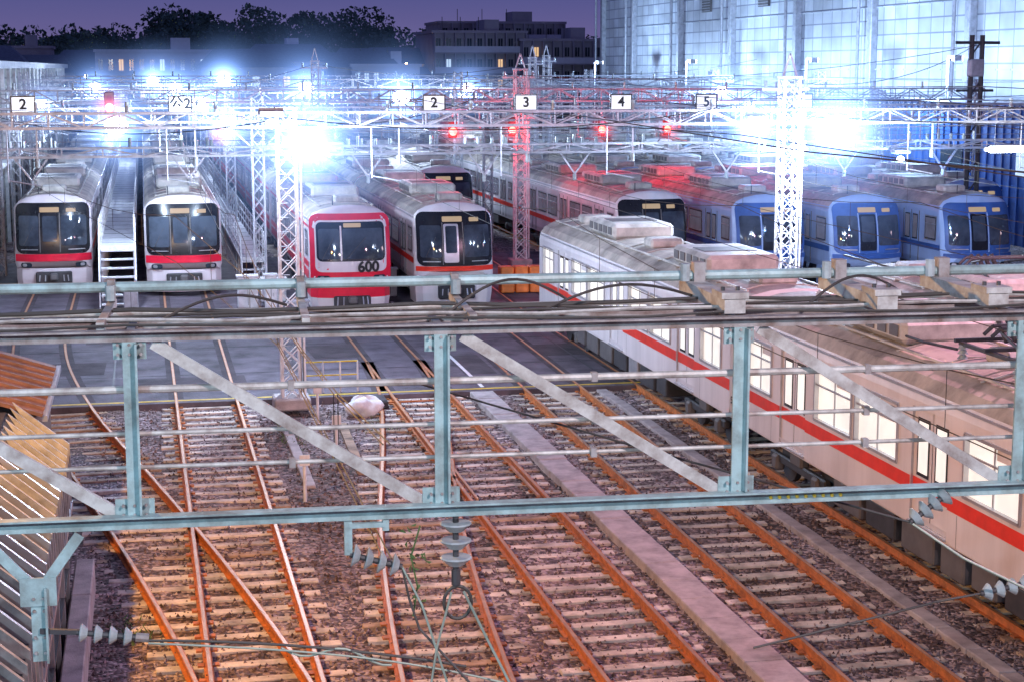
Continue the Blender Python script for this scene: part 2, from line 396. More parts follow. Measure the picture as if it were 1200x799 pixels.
def side_windows(m,X,y0,L,sx,lit,stripe,body):
    dc=[3.1,9.0,14.9]; xs=X+sx*1.40
    def rect(ya,yb,za,zb,mt,off):
        x=xs+sx*off
        if sx<0: m.quad((x,yb,za),(x,ya,za),(x,ya,zb),(x,yb,zb),mt)
        else: m.quad((x,ya,za),(x,yb,za),(x,yb,zb),(x,ya,zb),mt)
    for c in dc:
        m.box((xs+sx*.004,y0+c-.68,1.97),(.02,.04,1.9),GRILL); m.box((xs+sx*.004,y0+c+.68,1.97),(.02,.04,1.9),GRILL); m.box((xs+sx*.004,y0+c,1.97),(.02,.03,1.9),GRILL)
        for s_ in (-.33,.33):
            rect(y0+c+s_-.23,y0+c+s_+.23,1.82,2.78,BLACKP,.010); rect(y0+c+s_-.19,y0+c+s_+.19,1.87,2.73,lit,.014)
    ws=[(.95,1.95)]+[(4.2,5.85),(6.05,7.9)]+[(10.1,11.9),(12.1,13.8)]+[(16.05,17.4)]
    for a,b in ws:
        rect(y0+a,y0+b,1.88,2.82,SILV,.006); rect(y0+a+.05,y0+b-.05,1.93,2.77,BLACKP,.010); rect(y0+a+.09,y0+b-.09,1.97,2.73,lit,.014)
        m.bar((xs+sx*.02,y0+a+.09,2.5),(xs+sx*.02,y0+b-.09,2.5),.02,.03,SILV)
    if stripe:
        rect(y0+.6,y0+L-.1,1.56,1.76,stripe,.018)
        if stripe is REDP: rect(y0+.6,y0+L-.1,2.93,3.01,stripe,.018); rect(y0+.6,y0+L-.1,1.16,1.46,stripe,.016)
def near_side(m,X,y0,L,body):
    xs=X-1.40; dc=[3.1,9.0,14.9]
    op=[(c-.66,c+.66,1.05,2.92,'d') for c in dc]+[(a,b,1.88,2.82,'w') for a,b in ((.6,1.95),(4.25,5.85),(6.1,7.8),(10.2,11.9),(12.1,13.75),(16.05,17.4))]
    op.sort()
    z0,z1=.98,3.02; y=y0+.0
    def q(ya,yb,za,zb,mt,x=xs): m.quad((x,yb,za),(x,ya,za),(x,ya,zb),(x,yb,zb),mt)
    for a,b,za,zb,t in op:
        a+=y0;b+=y0
        q(y,a,z0,z1,body); q(a,b,z0,za,body); q(a,b,zb,z1,body); y=b
        d=.06 if t=='w' else .045
        mt=SILV
        m.quad((xs,a,za),(xs,b,za),(xs+d,b,za),(xs+d,a,za),mt); m.quad((xs,a,zb),(xs+d,a,zb),(xs+d,b,zb),(xs,b,zb),mt)
        m.quad((xs,a,za),(xs+d,a,za),(xs+d,a,zb),(xs,a,zb),mt); m.quad((xs,b,za),(xs,b,zb),(xs+d,b,zb),(xs+d,b,za),mt)
        if t=='w':
            q(a,b,za,zb,WINLIT,xs+d)
            hb=random.choice((.0,.15,.3,.0)); q(a+.02,(a+b)/2-.02,zb-.05-hb,zb,PINKW,xs+d-.01)
            for (p,r_) in (((xs-.006,a-.02,za-.02),(xs-.006,b+.02,za-.02)),((xs-.006,a-.02,zb+.02),(xs-.006,b+.02,zb+.02)),((xs-.006,a-.02,za-.02),(xs-.006,a-.02,zb+.02)),((xs-.006,b+.02,za-.02),(xs-.006,b+.02,zb+.02))):
                m.bar(p,r_,.05,.05,SILV)
            m.bar((xs+.02,a,2.52),(xs+.02,b,2.52),.03,.035,SILV)
            m.bar((xs+.03,(a+b)/2,za),(xs+.03,(a+b)/2,zb),.02,.03,SILV)
        else:
            q(a,(a+b)/2-.012,za,zb,body,xs+d); q((a+b)/2+.012,b,za,zb,body,xs+d); q((a+b)/2-.012,(a+b)/2+.012,za,zb,BLACKP,xs+d+.01)
            for s_ in (-.32,.32):
                c=(a+b)/2+s_
                q(c-.22,c+.22,1.80,2.76,BLACKP,xs+d-.004); q(c-.17,c+.17,1.86,2.70,WINLIT,xs+d-.008)
            q(a+.005,b-.005,1.52,1.76,ORST,xs+d-.006)
            m.bar((xs-.02,a,za-.03),(xs-.02,b,za-.03),.06,.03,SILV)
    q(y,y0+L,z0,z1,body)
    yy=y0
    for a,b,za,zb,t in op:
        if t=='d': q(yy+.02,y0+a-.0,1.52,1.76,ORST,xs-.006); yy=y0+b
    q(yy,y0+L-.02,1.52,1.76,ORST,xs-.006)
    for c in (2.0,8.0,16.0):
        q(y0+c,y0+c+.012,z0,1.5,GRILL,xs-.003)
def car(m,X,y0,L,body,front=False,near=False,lit=WINDIM,stripe=ORST,rng=random,roof=ROOF,endroof=None):
    n=len(RING); y1=y0+L
    rings=[]
    if front:
        rings.append([(X+a,y0+yf(a,b)+.10,b) for a,b in RING])
        rings.append([(X+a,y0+.75+.15*max(0,b-1.5),b) for a,b in RING])
    else: rings.append([(X+a,y0,b) for a,b in RING])
    rings.append([(X+a,y1,b) for a,b in RING])
    vs=[p for r in rings for p in r]
    for q in range(len(rings)-1):
        for k in range(n-1):
            zmid=(RING[k][1]+RING[k+1][1])/2
            mt=roof if zmid>3.3 else body
            if front and q==0 and endroof: mt=endroof
            if near and RING[k][0]<-1.39 and RING[k+1][0]<-1.39: continue
            a=vs[q*n+k];b=vs[q*n+k+1];c=vs[(q+1)*n+k+1];d=vs[(q+1)*n+k]
            m.add([a,b,c,d],[[0,3,2,1]],mt)
        m.add([vs[q*n],vs[q*n+n-1],vs[(q+1)*n+n-1],vs[(q+1)*n]],[[0,1,2,3]],DARK)
    m.add([(X+a,y1,b) for a,b in RING],[list(range(n))],body)
    if front:
        V=[];F=[]
        sc=(1,.965,.9,.75,.6,.4,.2,.03)
        for i,s_ in enumerate(sc):
            for a,b in RING:
                aa=a*s_; bb=2.2+(b-2.2)*s_
                V.append((X+aa,y0+yf(aa,bb)+(.10 if i==0 else .02 if i==1 else 0),bb))
        for q in range(len(sc)-1):
            for k in range(n): F.append([q*n+k,q*n+(k+1)%n,(q+1)*n+(k+1)%n,(q+1)*n+k])
        F.append([(len(sc)-1)*n+k for k in range(n)])
        m.add(V,F,endroof or body)
    else: m.add([(X+a,y0,b) for a,b in RING],[list(range(n-1,-1,-1))],body)
    roofkit(m,X,y0+(1.2 if front else 0),L-(1.2 if front else 0),'near' if near else '',rng)
    bogies(m,X,y0,L)
    if near: near_side(m,X,y0,L,body); side_windows(m,X,y0,L,1,lit,stripe,body)
    else:
        side_windows(m,X,y0,L,-1,lit,stripe,body); side_windows(m,X,y0,L,1,lit,stripe,body)
    for sx in (-1,1): m.bar((X+sx*1.385,y0+.8,3.16),(X+sx*1.385,y1-.05,3.16),.03,.04,SILV)
def skirt(m,X,Y,mt,mt2=None):
    P=[(-1.36,1.9),(-1.36,.55),(-1.15,.27),(-.6,.08),(0,.03),(.6,.08),(1.15,.27),(1.36,.55),(1.36,1.9)]
    vs=[(X+a*.97,Y+b+.06,.14) for a,b in P]+[(X+a,Y+b,.55) for a,b in P]+[(X+a,Y+b,.96) for a,b in P]; n=len(P)
    m.add(vs,[[k,k+1,n+k+1,n+k] for k in range(n-1)],mt)
    m.add(vs,[[n+k,n+k+1,2*n+k+1,2*n+k] for k in range(n-1)],mt2 or mt)
def front_face(m,X,Y,style,wh=WHITE):
    if style in 'ABN':
        ptch(m,X,Y,-1.33,1.33,1.50,3.36,.26,BLACKP if style!='N' else BLUEP,.012)
        ptch(m,X,Y,-1.22,-.50,1.80,2.90,.08,GLASS2,.024)
        ptch(m,X,Y,-.42,.22 if style!='B' else .10,1.62,2.95,.06,SILV if style=='B' else BLACKP,.022)
        ptch(m,X,Y,-.36,.16 if style!='B' else .04,1.95,2.88,.06,GLASS2,.03)
        ptch(m,X,Y,.30,1.22,1.80,2.90,.08,GLASS2,.024)
        ptch(m,X,Y,-.45,.25,3.02,3.20,.03,DEST,.026)
        ptch(m,X,Y,.5,.85,3.02,3.16,.03,DEST,.026)
        for a in (-.46,.26): ptch(m,X,Y,a-.02,a+.02,1.55,3.0,.01,GRILL if style!='N' else BLUEW,.028)
        st=ORST if style=='B' else REDP if style=='A' else BLUEP
        ptch(m,X,Y,-1.37,1.37,1.22 if style=='A' else 1.32,1.49,.02,st,.015)
        for sx in (-1,1):
            ptch(m,X,Y,sx*.98-.2,sx*.98+.2,1.00,1.17,.07,GLASS,.016); ptch(m,X,Y,sx*1.04-.08,sx*1.04+.08,1.03,1.14,.05,SILV,.03)
            m.bar((X+sx*.55,Y+yf(.55,1.7)-.05,1.66),(X+sx*1.15,Y+yf(1.15,1.7)-.07,1.66),.03,.03,SILV)
        m.bar((X+.35,Y+yf(.4,1.9)-.05,1.82),(X+.8,Y+yf(.8,2.6)-.05,2.5),.02,.02,DARK)
        m.bar((X-1.05,Y+yf(1,1.9)-.05,1.82),(X-.7,Y+yf(.7,2.6)-.05,2.5),.02,.02,DARK)
        skirt(m,X,Y,wh)
        m.box((X,Y-.0,.60),(1.3,.18,.48),DARK,bev=.04); m.box((X,Y-.14,.66),(.3,.4,.26),GRILL,bev=.05)
        if style=='A':
            P=[(-1.36,.55),(-1.15,.27),(-.6,.08),(0,.03),(.6,.08),(1.15,.27),(1.36,.55)]
            for a,b in zip(P[:-1],P[1:]): m.bar((X+a[0],Y+a[1]+.02,.24),(X+b[0],Y+b[1]+.02,.24),.06,.09,REDP)
        for a in (-.5,-.3,.35,.5): m.cyl((X+a,Y-.11,.72),(X+a*1.05,Y-.16,.5),.025,SILV,6)
    if style=='600':
        ptch(m,X,Y,-1.38,1.38,.95,3.40,.3,REDP,.008)
        ptch(m,X,Y,-1.22,1.22,1.44,3.18,.2,WHITE,.016)
        ptch(m,X,Y,-1.17,1.17,1.80,3.12,.18,BLACKP,.022)
        ptch(m,X,Y,-1.10,-.40,1.88,2.90,.08,GLASS2,.03)
        ptch(m,X,Y,-.30,1.10,1.88,2.90,.08,GLASS2,.03)
        ptch(m,X,Y,-.38,-.32,1.84,3.0,.02,WHITE,.032)
        ptch(m,X,Y,-.25,.35,2.94,3.08,.03,DEST,.032)
        for sx in (-1,1):
            ptch(m,X,Y,sx*.95-.22,sx*.95+.22,1.14,1.32,.08,GLASS,.016); ptch(m,X,Y,sx*1.0-.08,sx*1.0+.08,1.17,1.29,.06,SILV,.03)
        m.bar((X-.2,Y+yf(.2,1.9)-.06,1.86),(X+.5,Y+yf(.5,2.6)-.06,2.6),.02,.02,DARK)
        m.bar((X-1.0,Y+yf(1,1.9)-.06,1.86),(X-.6,Y+yf(.6,2.6)-.06,2.6),.02,.02,DARK)
        skirt(m,X,Y,PINKW,REDP)
        m.box((X,Y+.02,.42),(1.25,.18,.40),DARK,bev=.04); m.box((X,Y-.14,.5),(.3,.4,.26),GRILL,bev=.05)
        for a in (-.5,-.3,.35,.5): m.cyl((X+a,Y-.11,.60),(X+a*1.05,Y-.16,.3),.025,SILV,6)
def train(X,Y,n,style,body=WHITE,stripe=ORST,lit=WINDIM,pans=(1,),endroof=None):
    m=M(); rng=random.Random(int(X*10))
    for i in range(n):
        y0=Y+i*18.5
        car(m,X,y0,18.0,body,front=(i==0),stripe=stripe,lit=lit,rng=rng,endroof=endroof)
        m.box((X,y0+18.25,2.1),(1.6,.5,2.2),DARK)
        if i in pans: pan(m,X,y0+9,3.9)
    front_face(m,X,Y,style,body)
    m.cyl((X-.5,Y+1.2,3.6),(X-.5,Y+1.2,3.95),.02,DARK)
    return m.obj('commuter_train',smooth=28)
train(-3.4,65.1,5,'A')
train(1.32,63.6,5,'A')
t600=train(6.8,57.6,6,'600',body=WHITE,stripe=REDP,lit=WINDIM)
text(t600,'unit_number','600',(6.8+.56,57.6-.05,1.60),(math.radians(90),0,math.radians(9)),.50,SIGNB,ext=.012,bold=.016)
train(10.5,58.1,5,'B',body=PINKW)
train(14.0,80,5,'A')
train(18.9,62,5,'A',body=PINKW)
train(22.7,59.5,5,'N',body=BLUEW,stripe=BLUEP)
train(26.2,58.7,5,'N',body=BLUEW,stripe=BLUEP)
train(30.3,58,5,'N',body=BLUEW,stripe=BLUEP)
train(34.3,66,4,'N',body=BLUEW,stripe=BLUEP)
m=M(); y=52.0
for i in range(3):
    y0=y-18.0; car(m,13.45,y0,18.0,PINKW,near=True,lit=WINLIT)
    m.box((13.45,y0-.25,2.1),(1.7,.5,2.3),DARK)
    if i==1: pan_folded(m,13.45,y0+8.6,3.80)
    y=y0-.5
ng=m.obj('commuter_train',smooth=28)
text(ng,'car_number','5303-4',(13.45-1.406,33.6,1.34),(math.radians(90),0,math.radians(-90)),.22,SIGNB)
m=M(); y=38
for i in range(2):
    y0=y-18.0; car(m,17.5,y0,18.0,PINKW,near=False,lit=WINLIT)
    m.box((17.5,y0-.25,2.1),(1.7,.5,2.3),DARK)
    if i==0: pan_folded(m,17.5,y0+13,3.80)
    y=y0-.5
m.obj('commuter_train',smooth=28)

# ---------------------------------------------------------------- lattice masts and gantries
def lattice(m,X,Y,z0,z1,w,mt,t=.055,step=None):
    step=step or w
    for a in (-1,1):
        for b in (-1,1): m.bar((X+a*w/2,Y+b*w/2,z0),(X+a*w/2,Y+b*w/2,z1),t,t,mt)
    z=z0;k=0
    while z<z1-step*.5:
        zz=min(z1,z+step)
        for b in (-1,1):
            m.bar((X-w/2,Y+b*w/2,z),(X+w/2,Y+b*w/2,zz),t*.7,t*.4,mt); m.bar((X+w/2,Y+b*w/2,z),(X-w/2,Y+b*w/2,zz),t*.7,t*.4,mt)
            m.bar((X+b*w/2,Y-w/2,z),(X+b*w/2,Y+w/2,zz),t*.7,t*.4,mt); m.bar((X+b*w/2,Y+w/2,z),(X+b*w/2,Y-w/2,zz),t*.7,t*.4,mt)
        z=zz
def mast(X,Y,h,mt=WPOLE,w=.46,arms=True):
    m=M(); m.box((X,Y,.1),(.9,.9,.3),CONC,bev=.04); lattice(m,X,Y,.2,h,w,mt)
    m.box((X,Y,h+.04),(w+.1,w+.1,.06),mt)
    for z in ((h-.3,h-1.2,h-2.0) if arms else ()):
        m.bar((X-.7,Y+.3,z),(X+.7,Y+.3,z),.06,.08,mt)
        for a in (-.6,.6): m.cyl((X+a,Y+.3,z+.05),(X+a,Y+.3,z+.25),.05,PORC,8)
    m.cyl((X+w/2+.1,Y-w/2,.3),(X+w/2+.1,Y-w/2,h-.4),.03,mt,6)
    if arms:
        m.bar((X-w/2,Y,h),(X,Y,h+.7),.05,.05,mt); m.bar((X+w/2,Y,h),(X,Y,h+.7),.05,.05,mt)
    for k in range(int(h/.35)): m.cyl((X-w/2,Y-w/2-.06,.5+k*.35),(X+w/2*0,Y-w/2-.06,.5+k*.35),.012,GALV,5)
    return m.obj('lattice_mast')
mast(3.4,42.0,7.3,arms=False,w=.44); mast(17.9,46,8.0); mast(15.6,71,8.2); mast(6.0+2.65,88,8.6,w=.35); mast(20.9,92,8.8,w=.35); mast(24.5,104,9,w=.35)
def gantry(Y,X0,X1,z0,z1,posts,mt=GALV,depth=.5,step=.9,vh=False):
    m=M(); t=.06
    for dy in (-depth/2,depth/2):
        m.bar((X0,Y+dy,z0),(X1,Y+dy,z0),t,t,mt); m.bar((X0,Y+dy,z1),(X1,Y+dy,z1),t,t,mt)
        x=X0;k=0
        while x<X1-.1:
            xx=min(X1,x+step)
            a,b=(z0,z1) if k%2 else (z1,z0)
            m.bar((x,Y+dy,a),(xx,Y+dy,b),.04,.035,mt); m.bar((xx,Y+dy,z0),(xx,Y+dy,z1),.035,.035,mt)
            x=xx;k+=1
    x=X0;k=0
    while x<X1-.1:
        xx=min(X1,x+step); s_=1 if k%2 else -1
        m.bar((x,Y-s_*depth/2,z1),(xx,Y+s_*depth/2,z1),.035,.03,mt); x=xx;k+=1
    for p in posts:
        lattice(m,p,Y,-.2,z1+.4,.4,mt,step=.5)
        m.bar((p,Y,z0-1.1),(p+1.2,Y,z0),.05,.05,mt); m.bar((p,Y,z0-1.1),(p-1.2,Y,z0),.05,.05,mt)
    for k in PATH:
        if k=='C': continue
        x=interp(PATH[k],Y)
        if vh:
            m.bar((x-.5,Y,z0),(x,Y,z0-.7),.06,.05,mt); m.bar((x+.5,Y,z0),(x,Y,z0-.7),.06,.05,mt); m.cyl((x,Y,z0-.7),(x,Y,z0-.9),.06,PORC,8)
            for a in (-.6,-.2,.25,.7): m.cyl((x+a,Y,z1),(x+a,Y,z1+.22),.055,PORC,8)
            continue
        m.bar((x,Y,z0),(x,Y,5.95),.04,.04,mt); m.cyl((x,Y,5.95),(x,Y,5.72),.06,PORC,8)
        m.cyl((x-.75,Y,z0-.0),(x-.75,Y,5.35),.02,mt,6); m.cyl((x-.75,Y,5.4),(x+.05,Y,5.25),.018,mt,6)
    for i in range(int((X1-X0)/2.3)):
        m.cyl((X0+1+i*2.3,Y,z1),(X0+1+i*2.3,Y,z1+.3),.05,PORC,8)
    return m.obj('catenary_gantry')
gantry(46.3,-6,37,6.74,7.12,[-5.8,36.5])
gantry(53,-6,37,5.66,5.92,[-5.8,36.5],depth=.35,step=1.2,vh=True)
gantry(62,-6,37,6.4,6.9,[-5.8,4.0,36.6],depth=.6)
gantry(71.5,-6,37,6.9,7.4,[-5.8,36.6],mt=GALV)
gantry(82,-6,38,6.2,6.8,[-5.8,4.0,16.4,36.8])
gantry(90,-6,38,7.3,7.7,[-5.8,16.4,36.8],step=1.2)
gantry(98,-6,38,6.3,6.9,[-5.8,4.0,16.4,28.25,36.8])
gantry(108,-6,38,7.4,7.8,[-5.8,28.25,36.8],step=1.2)
gantry(118,-6,38,6.3,6.9,[-5.8,4.0,16.4,28.25,36.8])
gantry(142,-6,38,6.3,6.9,[-5.8,4.0,16.4,28.25,36.8],step=1.3)
gantry(170,-6,40,6.3,6.9,[-5.8,4.0,16.4,28.25,38],step=1.5)
m=M()
SUP=[10.5,28,46.3,62,71.5,82,98,118,142,170]
for k,p in PATH.items():
    if k=='C': continue
    for a,b in zip(SUP[:-1],SUP[1:]):
        n=6
        pts=[];
        for i in range(n+1):
            t=i/n; y=a+(b-a)*t; sag=.45*4*t*(1-t)*((b-a)/20)
            pts.append((interp(p,y),y,5.95-min(.6,sag)))
        near=b<50; rr=.006 if near else .009
        m.tube(pts,rr,WIREC,4)
        m.tube([(interp(p,a),a,5.2),(interp(p,(a+b)/2),(a+b)/2,5.2),(interp(p,b),b,5.2)],rr,WIREC if near else WIREG,4)
        for q in pts[1:-1]: m.cyl(q,(q[0],q[1],5.2),.004,WIREC,4,cap=False)
for (x,z,dx) in ((-5.6,7.6,0),(3.4,7.2,.6),(3.4,6.4,0),(16.0,7.6,.4),(17.9,7.9,0),(17.9,7.1,-.5),(36,7.8,0),(9,7.3,0),(24,7.5,1),(12,6.9,.4),(20,7.0,.3),(28,7.3,.6),(32,7.0,.4)):
    pts=[]
    for i in range(14): 
        y=(10 if x>5 else 44)+i*(12.3 if x>5 else 9.6); pts.append((x+dx*math.sin(i),y,z-.15*(i%2)))
    m.tube(pts,.010,random.choice((WIRE,GALV)) if x<8 or x>20 else WIRE,4)
for a,b in (((3.4,42,7.1),(17.9,46,7.6)),((3.4,42,6.9),(15.6,71,8.0)),((17.9,46,7.9),(32.9,64,9.3)),((15.6,71,8.0),(32.9,64,9.2)),((-5.8,62,6.9),(8.65,88,8.5)),((3.4,42,7.1),(-5.8,62,6.9)),((17.9,46,7.2),(30,30,9)),((8.65,88,8.5),(20.9,92,8.6)),((20.9,92,8.4),(36,98,8.8))):
    n=10; pts=[(a[0]+(b[0]-a[0])*i/n,a[1]+(b[1]-a[1])*i/n,a[2]+(b[2]-a[2])*i/n-.6*4*(i/n)*(1-i/n)) for i in range(n+1)]
    m.tube(pts,.013,WIRE,4)
m.obj('overhead_wires')
m=M()
for Y,z in ((50,6.9),(54,6.7),(58,7.0),(66,7.2),(76,7.2),(90,7.0),(108,7.2)):
    pts=[(-6+i*3.6,Y,z-.5*math.sin(math.pi*i/12)) for i in range(13)]
    m.tube(pts,.014,GALV,4); m.tube([(p[0],p[1],5.9) for p in pts],.012,GALV,4)
    for p in pts[1:-1]: m.cyl(p,(p[0],p[1],5.9),.008,GALV,4,cap=False)
m.obj('span_wires')

# signals (red) & track number signs
def pl(name,parent,loc,energy,col,r=.1):
    L=bpy.data.lights.new(name,'POINT'); L.energy=energy; L.color=col; L.shadow_soft_size=r
    o=bpy.data.objects.new(name,L); o.location=loc; S.collection.objects.link(o); o.parent=parent; return o
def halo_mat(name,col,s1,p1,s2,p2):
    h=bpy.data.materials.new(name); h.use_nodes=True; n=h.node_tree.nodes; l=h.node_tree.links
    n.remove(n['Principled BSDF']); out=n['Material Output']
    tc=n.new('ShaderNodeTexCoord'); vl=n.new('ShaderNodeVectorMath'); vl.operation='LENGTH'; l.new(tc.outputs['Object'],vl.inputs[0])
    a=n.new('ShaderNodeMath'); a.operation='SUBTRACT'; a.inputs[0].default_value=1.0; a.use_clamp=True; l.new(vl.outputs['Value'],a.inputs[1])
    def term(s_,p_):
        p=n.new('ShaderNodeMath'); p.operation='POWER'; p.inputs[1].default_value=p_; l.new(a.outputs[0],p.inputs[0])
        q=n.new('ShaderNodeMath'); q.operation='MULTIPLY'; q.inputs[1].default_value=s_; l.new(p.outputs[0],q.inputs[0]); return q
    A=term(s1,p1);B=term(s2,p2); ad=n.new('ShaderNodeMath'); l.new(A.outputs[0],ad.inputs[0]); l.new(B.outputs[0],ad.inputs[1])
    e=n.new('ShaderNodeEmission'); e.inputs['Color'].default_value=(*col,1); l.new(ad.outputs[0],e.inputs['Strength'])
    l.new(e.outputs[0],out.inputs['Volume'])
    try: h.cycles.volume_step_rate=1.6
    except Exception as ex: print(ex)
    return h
HB=halo_mat('bloom_halo_blue',(0.24,0.44,1.0),0.36,3.0,11.0,12)  # bloom around floodlights drawn as a glowing volume, not real mist
HR=halo_mat('bloom_halo_red',(1.0,0.04,0.05),1.6,3.0,9.0,8)  # the same drawn bloom in red, for the signals
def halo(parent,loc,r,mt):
    mm=M(); mm.sphere((0,0,0),1,mt,16,10); o=mm.obj('bloom_halo'); o.location=loc; o.scale=(r,r,r); o.parent=parent  # emissive sphere that paints lamp bloom into the air
def signal(X,Y,z,e=60,top=6.9):
    m=M()
    m.box((X,Y,z+.15),(.34,.16,.8),BLACKP,bev=.04)
    m.cyl((X,Y-.09,z),(X,Y-.13,z),.16,REDL,14); m.cyl((X,Y-.09,z+.0),(X,Y-.2,z+.01),.175,BLACKP,12,cap=False)
    m.cyl((X,Y-.09,z+.32),(X,Y-.11,z+.32),.1,GLASS,12)
    m.bar((X,Y,z+.5),(X,Y,top),.05,.05,GALV)
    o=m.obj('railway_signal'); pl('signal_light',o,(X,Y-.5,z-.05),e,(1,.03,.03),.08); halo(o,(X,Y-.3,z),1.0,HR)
for X in (3.1,11.8,15.2,19.1,22.0,25.6): signal(X,70.8 if X!=11.8 else 66,5.70 if X!=11.8 else 5.85,240 if 11<X<23 else 60,top=6.9 if X!=11.8 else 6.6)
signal(-1.1,60.9,6.95,25,top=7.6)
def numsign(X,Y,z,txt):
    m=M(); m.box((X,Y,z),(.84,.08,.6),BLACKP); m.box((X,Y-.045,z),(.74,.02,.50),SIGNW)
    m.bar((X,Y,z-.3),(X,Y,6.9),.05,.05,GALV)
    o=m.obj('track_number_sign'); text(o,'digits',txt,(X,Y-.062,z),(math.radians(90),0,0),.5,SIGNB,bold=.014)
for X,t in ((-4.0,'2'),(1.3,'公2'),(10.3,'2'),(13.7,'3'),(17.3,'4'),(20.6,'5'),(24.4,'6')): numsign(X,61.4,7.05,t)

# ---------------------------------------------------------------- floodlights
COOL=(.60,.76,1.0)
def flood(X,Y,z,e,hr,drop=True,r=.2,col=COOL,top=7.0,name='floodlight',hm=None):
    m=M()
    m.box((X,Y,z+.34),(.62,.34,.16),GALV,bev=.04); m.sphere((X,Y-.02,z+.08),r,LAMPW,14,8,.8)
    m.bar((X,Y,z+.38),(X,Y,top),.05,.05,GALV); m.bar((X-.3,Y,z+.44),(X+.3,Y,z+.44),.05,.04,GALV)
    o=m.obj(name); pl('lamp',o,(X,Y-.45,z-.25),e,col,.12)
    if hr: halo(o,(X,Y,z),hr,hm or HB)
    return o
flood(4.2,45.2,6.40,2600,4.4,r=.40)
flood(3.0,41.3,6.9,420,0,r=.14,top=7.25)  # extra small lamp added to brighten the front of the white mast
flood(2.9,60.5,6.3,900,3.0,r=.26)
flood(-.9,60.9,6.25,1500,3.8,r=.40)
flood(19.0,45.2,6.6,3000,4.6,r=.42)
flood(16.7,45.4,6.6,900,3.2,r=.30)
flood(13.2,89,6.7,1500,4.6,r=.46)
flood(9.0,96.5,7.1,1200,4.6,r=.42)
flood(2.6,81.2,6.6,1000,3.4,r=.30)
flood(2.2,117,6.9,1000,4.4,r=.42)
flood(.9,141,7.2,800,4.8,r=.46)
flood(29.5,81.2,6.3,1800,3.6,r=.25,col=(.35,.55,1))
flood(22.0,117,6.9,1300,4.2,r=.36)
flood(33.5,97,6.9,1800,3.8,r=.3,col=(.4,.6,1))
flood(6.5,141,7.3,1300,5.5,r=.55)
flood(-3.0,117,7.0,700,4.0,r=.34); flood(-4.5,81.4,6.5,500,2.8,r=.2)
for (x,y) in ((41.5,84),(42,105),(42,130),(42,158)):  # fill lamps added to brighten the hall wall; no known fixtures here
    m=M(); m.cyl((x,y,-.3),(x,y,8.8),.1,GALV,8); m.box((x+.35,y,8.8),(.5,.8,.3),GALV,bev=.04); m.box((x+.62,y,8.8),(.04,.7,.24),LAMPW)
    o=m.obj('hall_fill_mast'); pl('lamp',o,(x-2.0,y,8.6),5600,(.46,.68,1),.25)
m=M(); m.box((24.3,44,6.05),(2.7,.2,.12),WPOLE,bev=.03); m.cyl((23.0,43.82,6.06),(25.6,43.82,6.06),.09,LAMPW,10)
m.cyl((25.7,44,-.2),(25.7,44,6.4),.09,GALV,10)
o=m.obj('fluorescent_lamp'); pl('lamp',o,(24.3,43.5,5.8),350,(.9,1,.9),.3)
flood(24.4,52.6,5.25,600,0,r=.12,col=(.25,.45,1.0),top=5.7)  # blue lamp added to tint the pale blue train fronts

def streetlamp(X,Y,z,e,col,ax):
    m=M(); m.cyl((X,Y,-.3),(X,Y,z),.09,GALV,10,r2=.06); m.cyl((X,Y,z),(X+ax,Y+.6,z+.15),.04,GALV,8)
    m.box((X+ax*1.1,Y+.7,z+.14),(.3,.6,.14),GALV,bev=.04); m.box((X+ax*1.1,Y+.7,z+.05),(.22,.48,.04),LAMPO)
    o=m.obj('street_lamp'); pl('lamp',o,(X+ax*1.1,Y+.7,z-.12),e,col,.15)
streetlamp(-5.2,22,9.5,6000,(1.0,.48,.10),1.0)
streetlamp(5.5,-1,13,6000,(1.0,.80,.84),-.8)
streetlamp(19.6,25,10.5,5000,(1.0,.50,.68),-1.0)
streetlamp(-7,-4,12,6500,(.60,.84,1.0),.8)

# ---------------------------------------------------------------- foreground portal truss
O=Vector((2.25,10.46)); A=math.radians(-3.2); ex=Vector((math.cos(A),math.sin(A))); ey=Vector((-math.sin(A),math.cos(A)))
def W(lx,d,z): p=O+ex*lx+ey*d; return (p.x,p.y,z)
ZB,ZT=5.51,6.68
m=M()
xa,xb=-8.9,17.0
m.bar(W(xa,0,ZB),W(xb,0,ZB),.02,.09,TEAL); m.bar(W(xa,-.045,ZB+.045),W(xb,-.045,ZB+.045),.09,.012,TEAL); m.bar(W(xa,.05,ZB-.045),W(xb,.05,ZB-.045),.08,.012,TEAL)
m.bar(W(xa,0,ZT),W(xb,0,ZT),.02,.07,CHORD); m.bar(W(xa,-.04,ZT+.035),W(xb,-.04,ZT+.035),.08,.012,CHORD); m.bar(W(xa,.5,ZT-.01),W(xb,.5,ZT-.01),.02,.06,CHORD)
vx=[-8.14,-6.22,-4.3,-2.38,-.46,1.49,3.44,5.4,7.35,9.3,11.2,13.2,15.1]
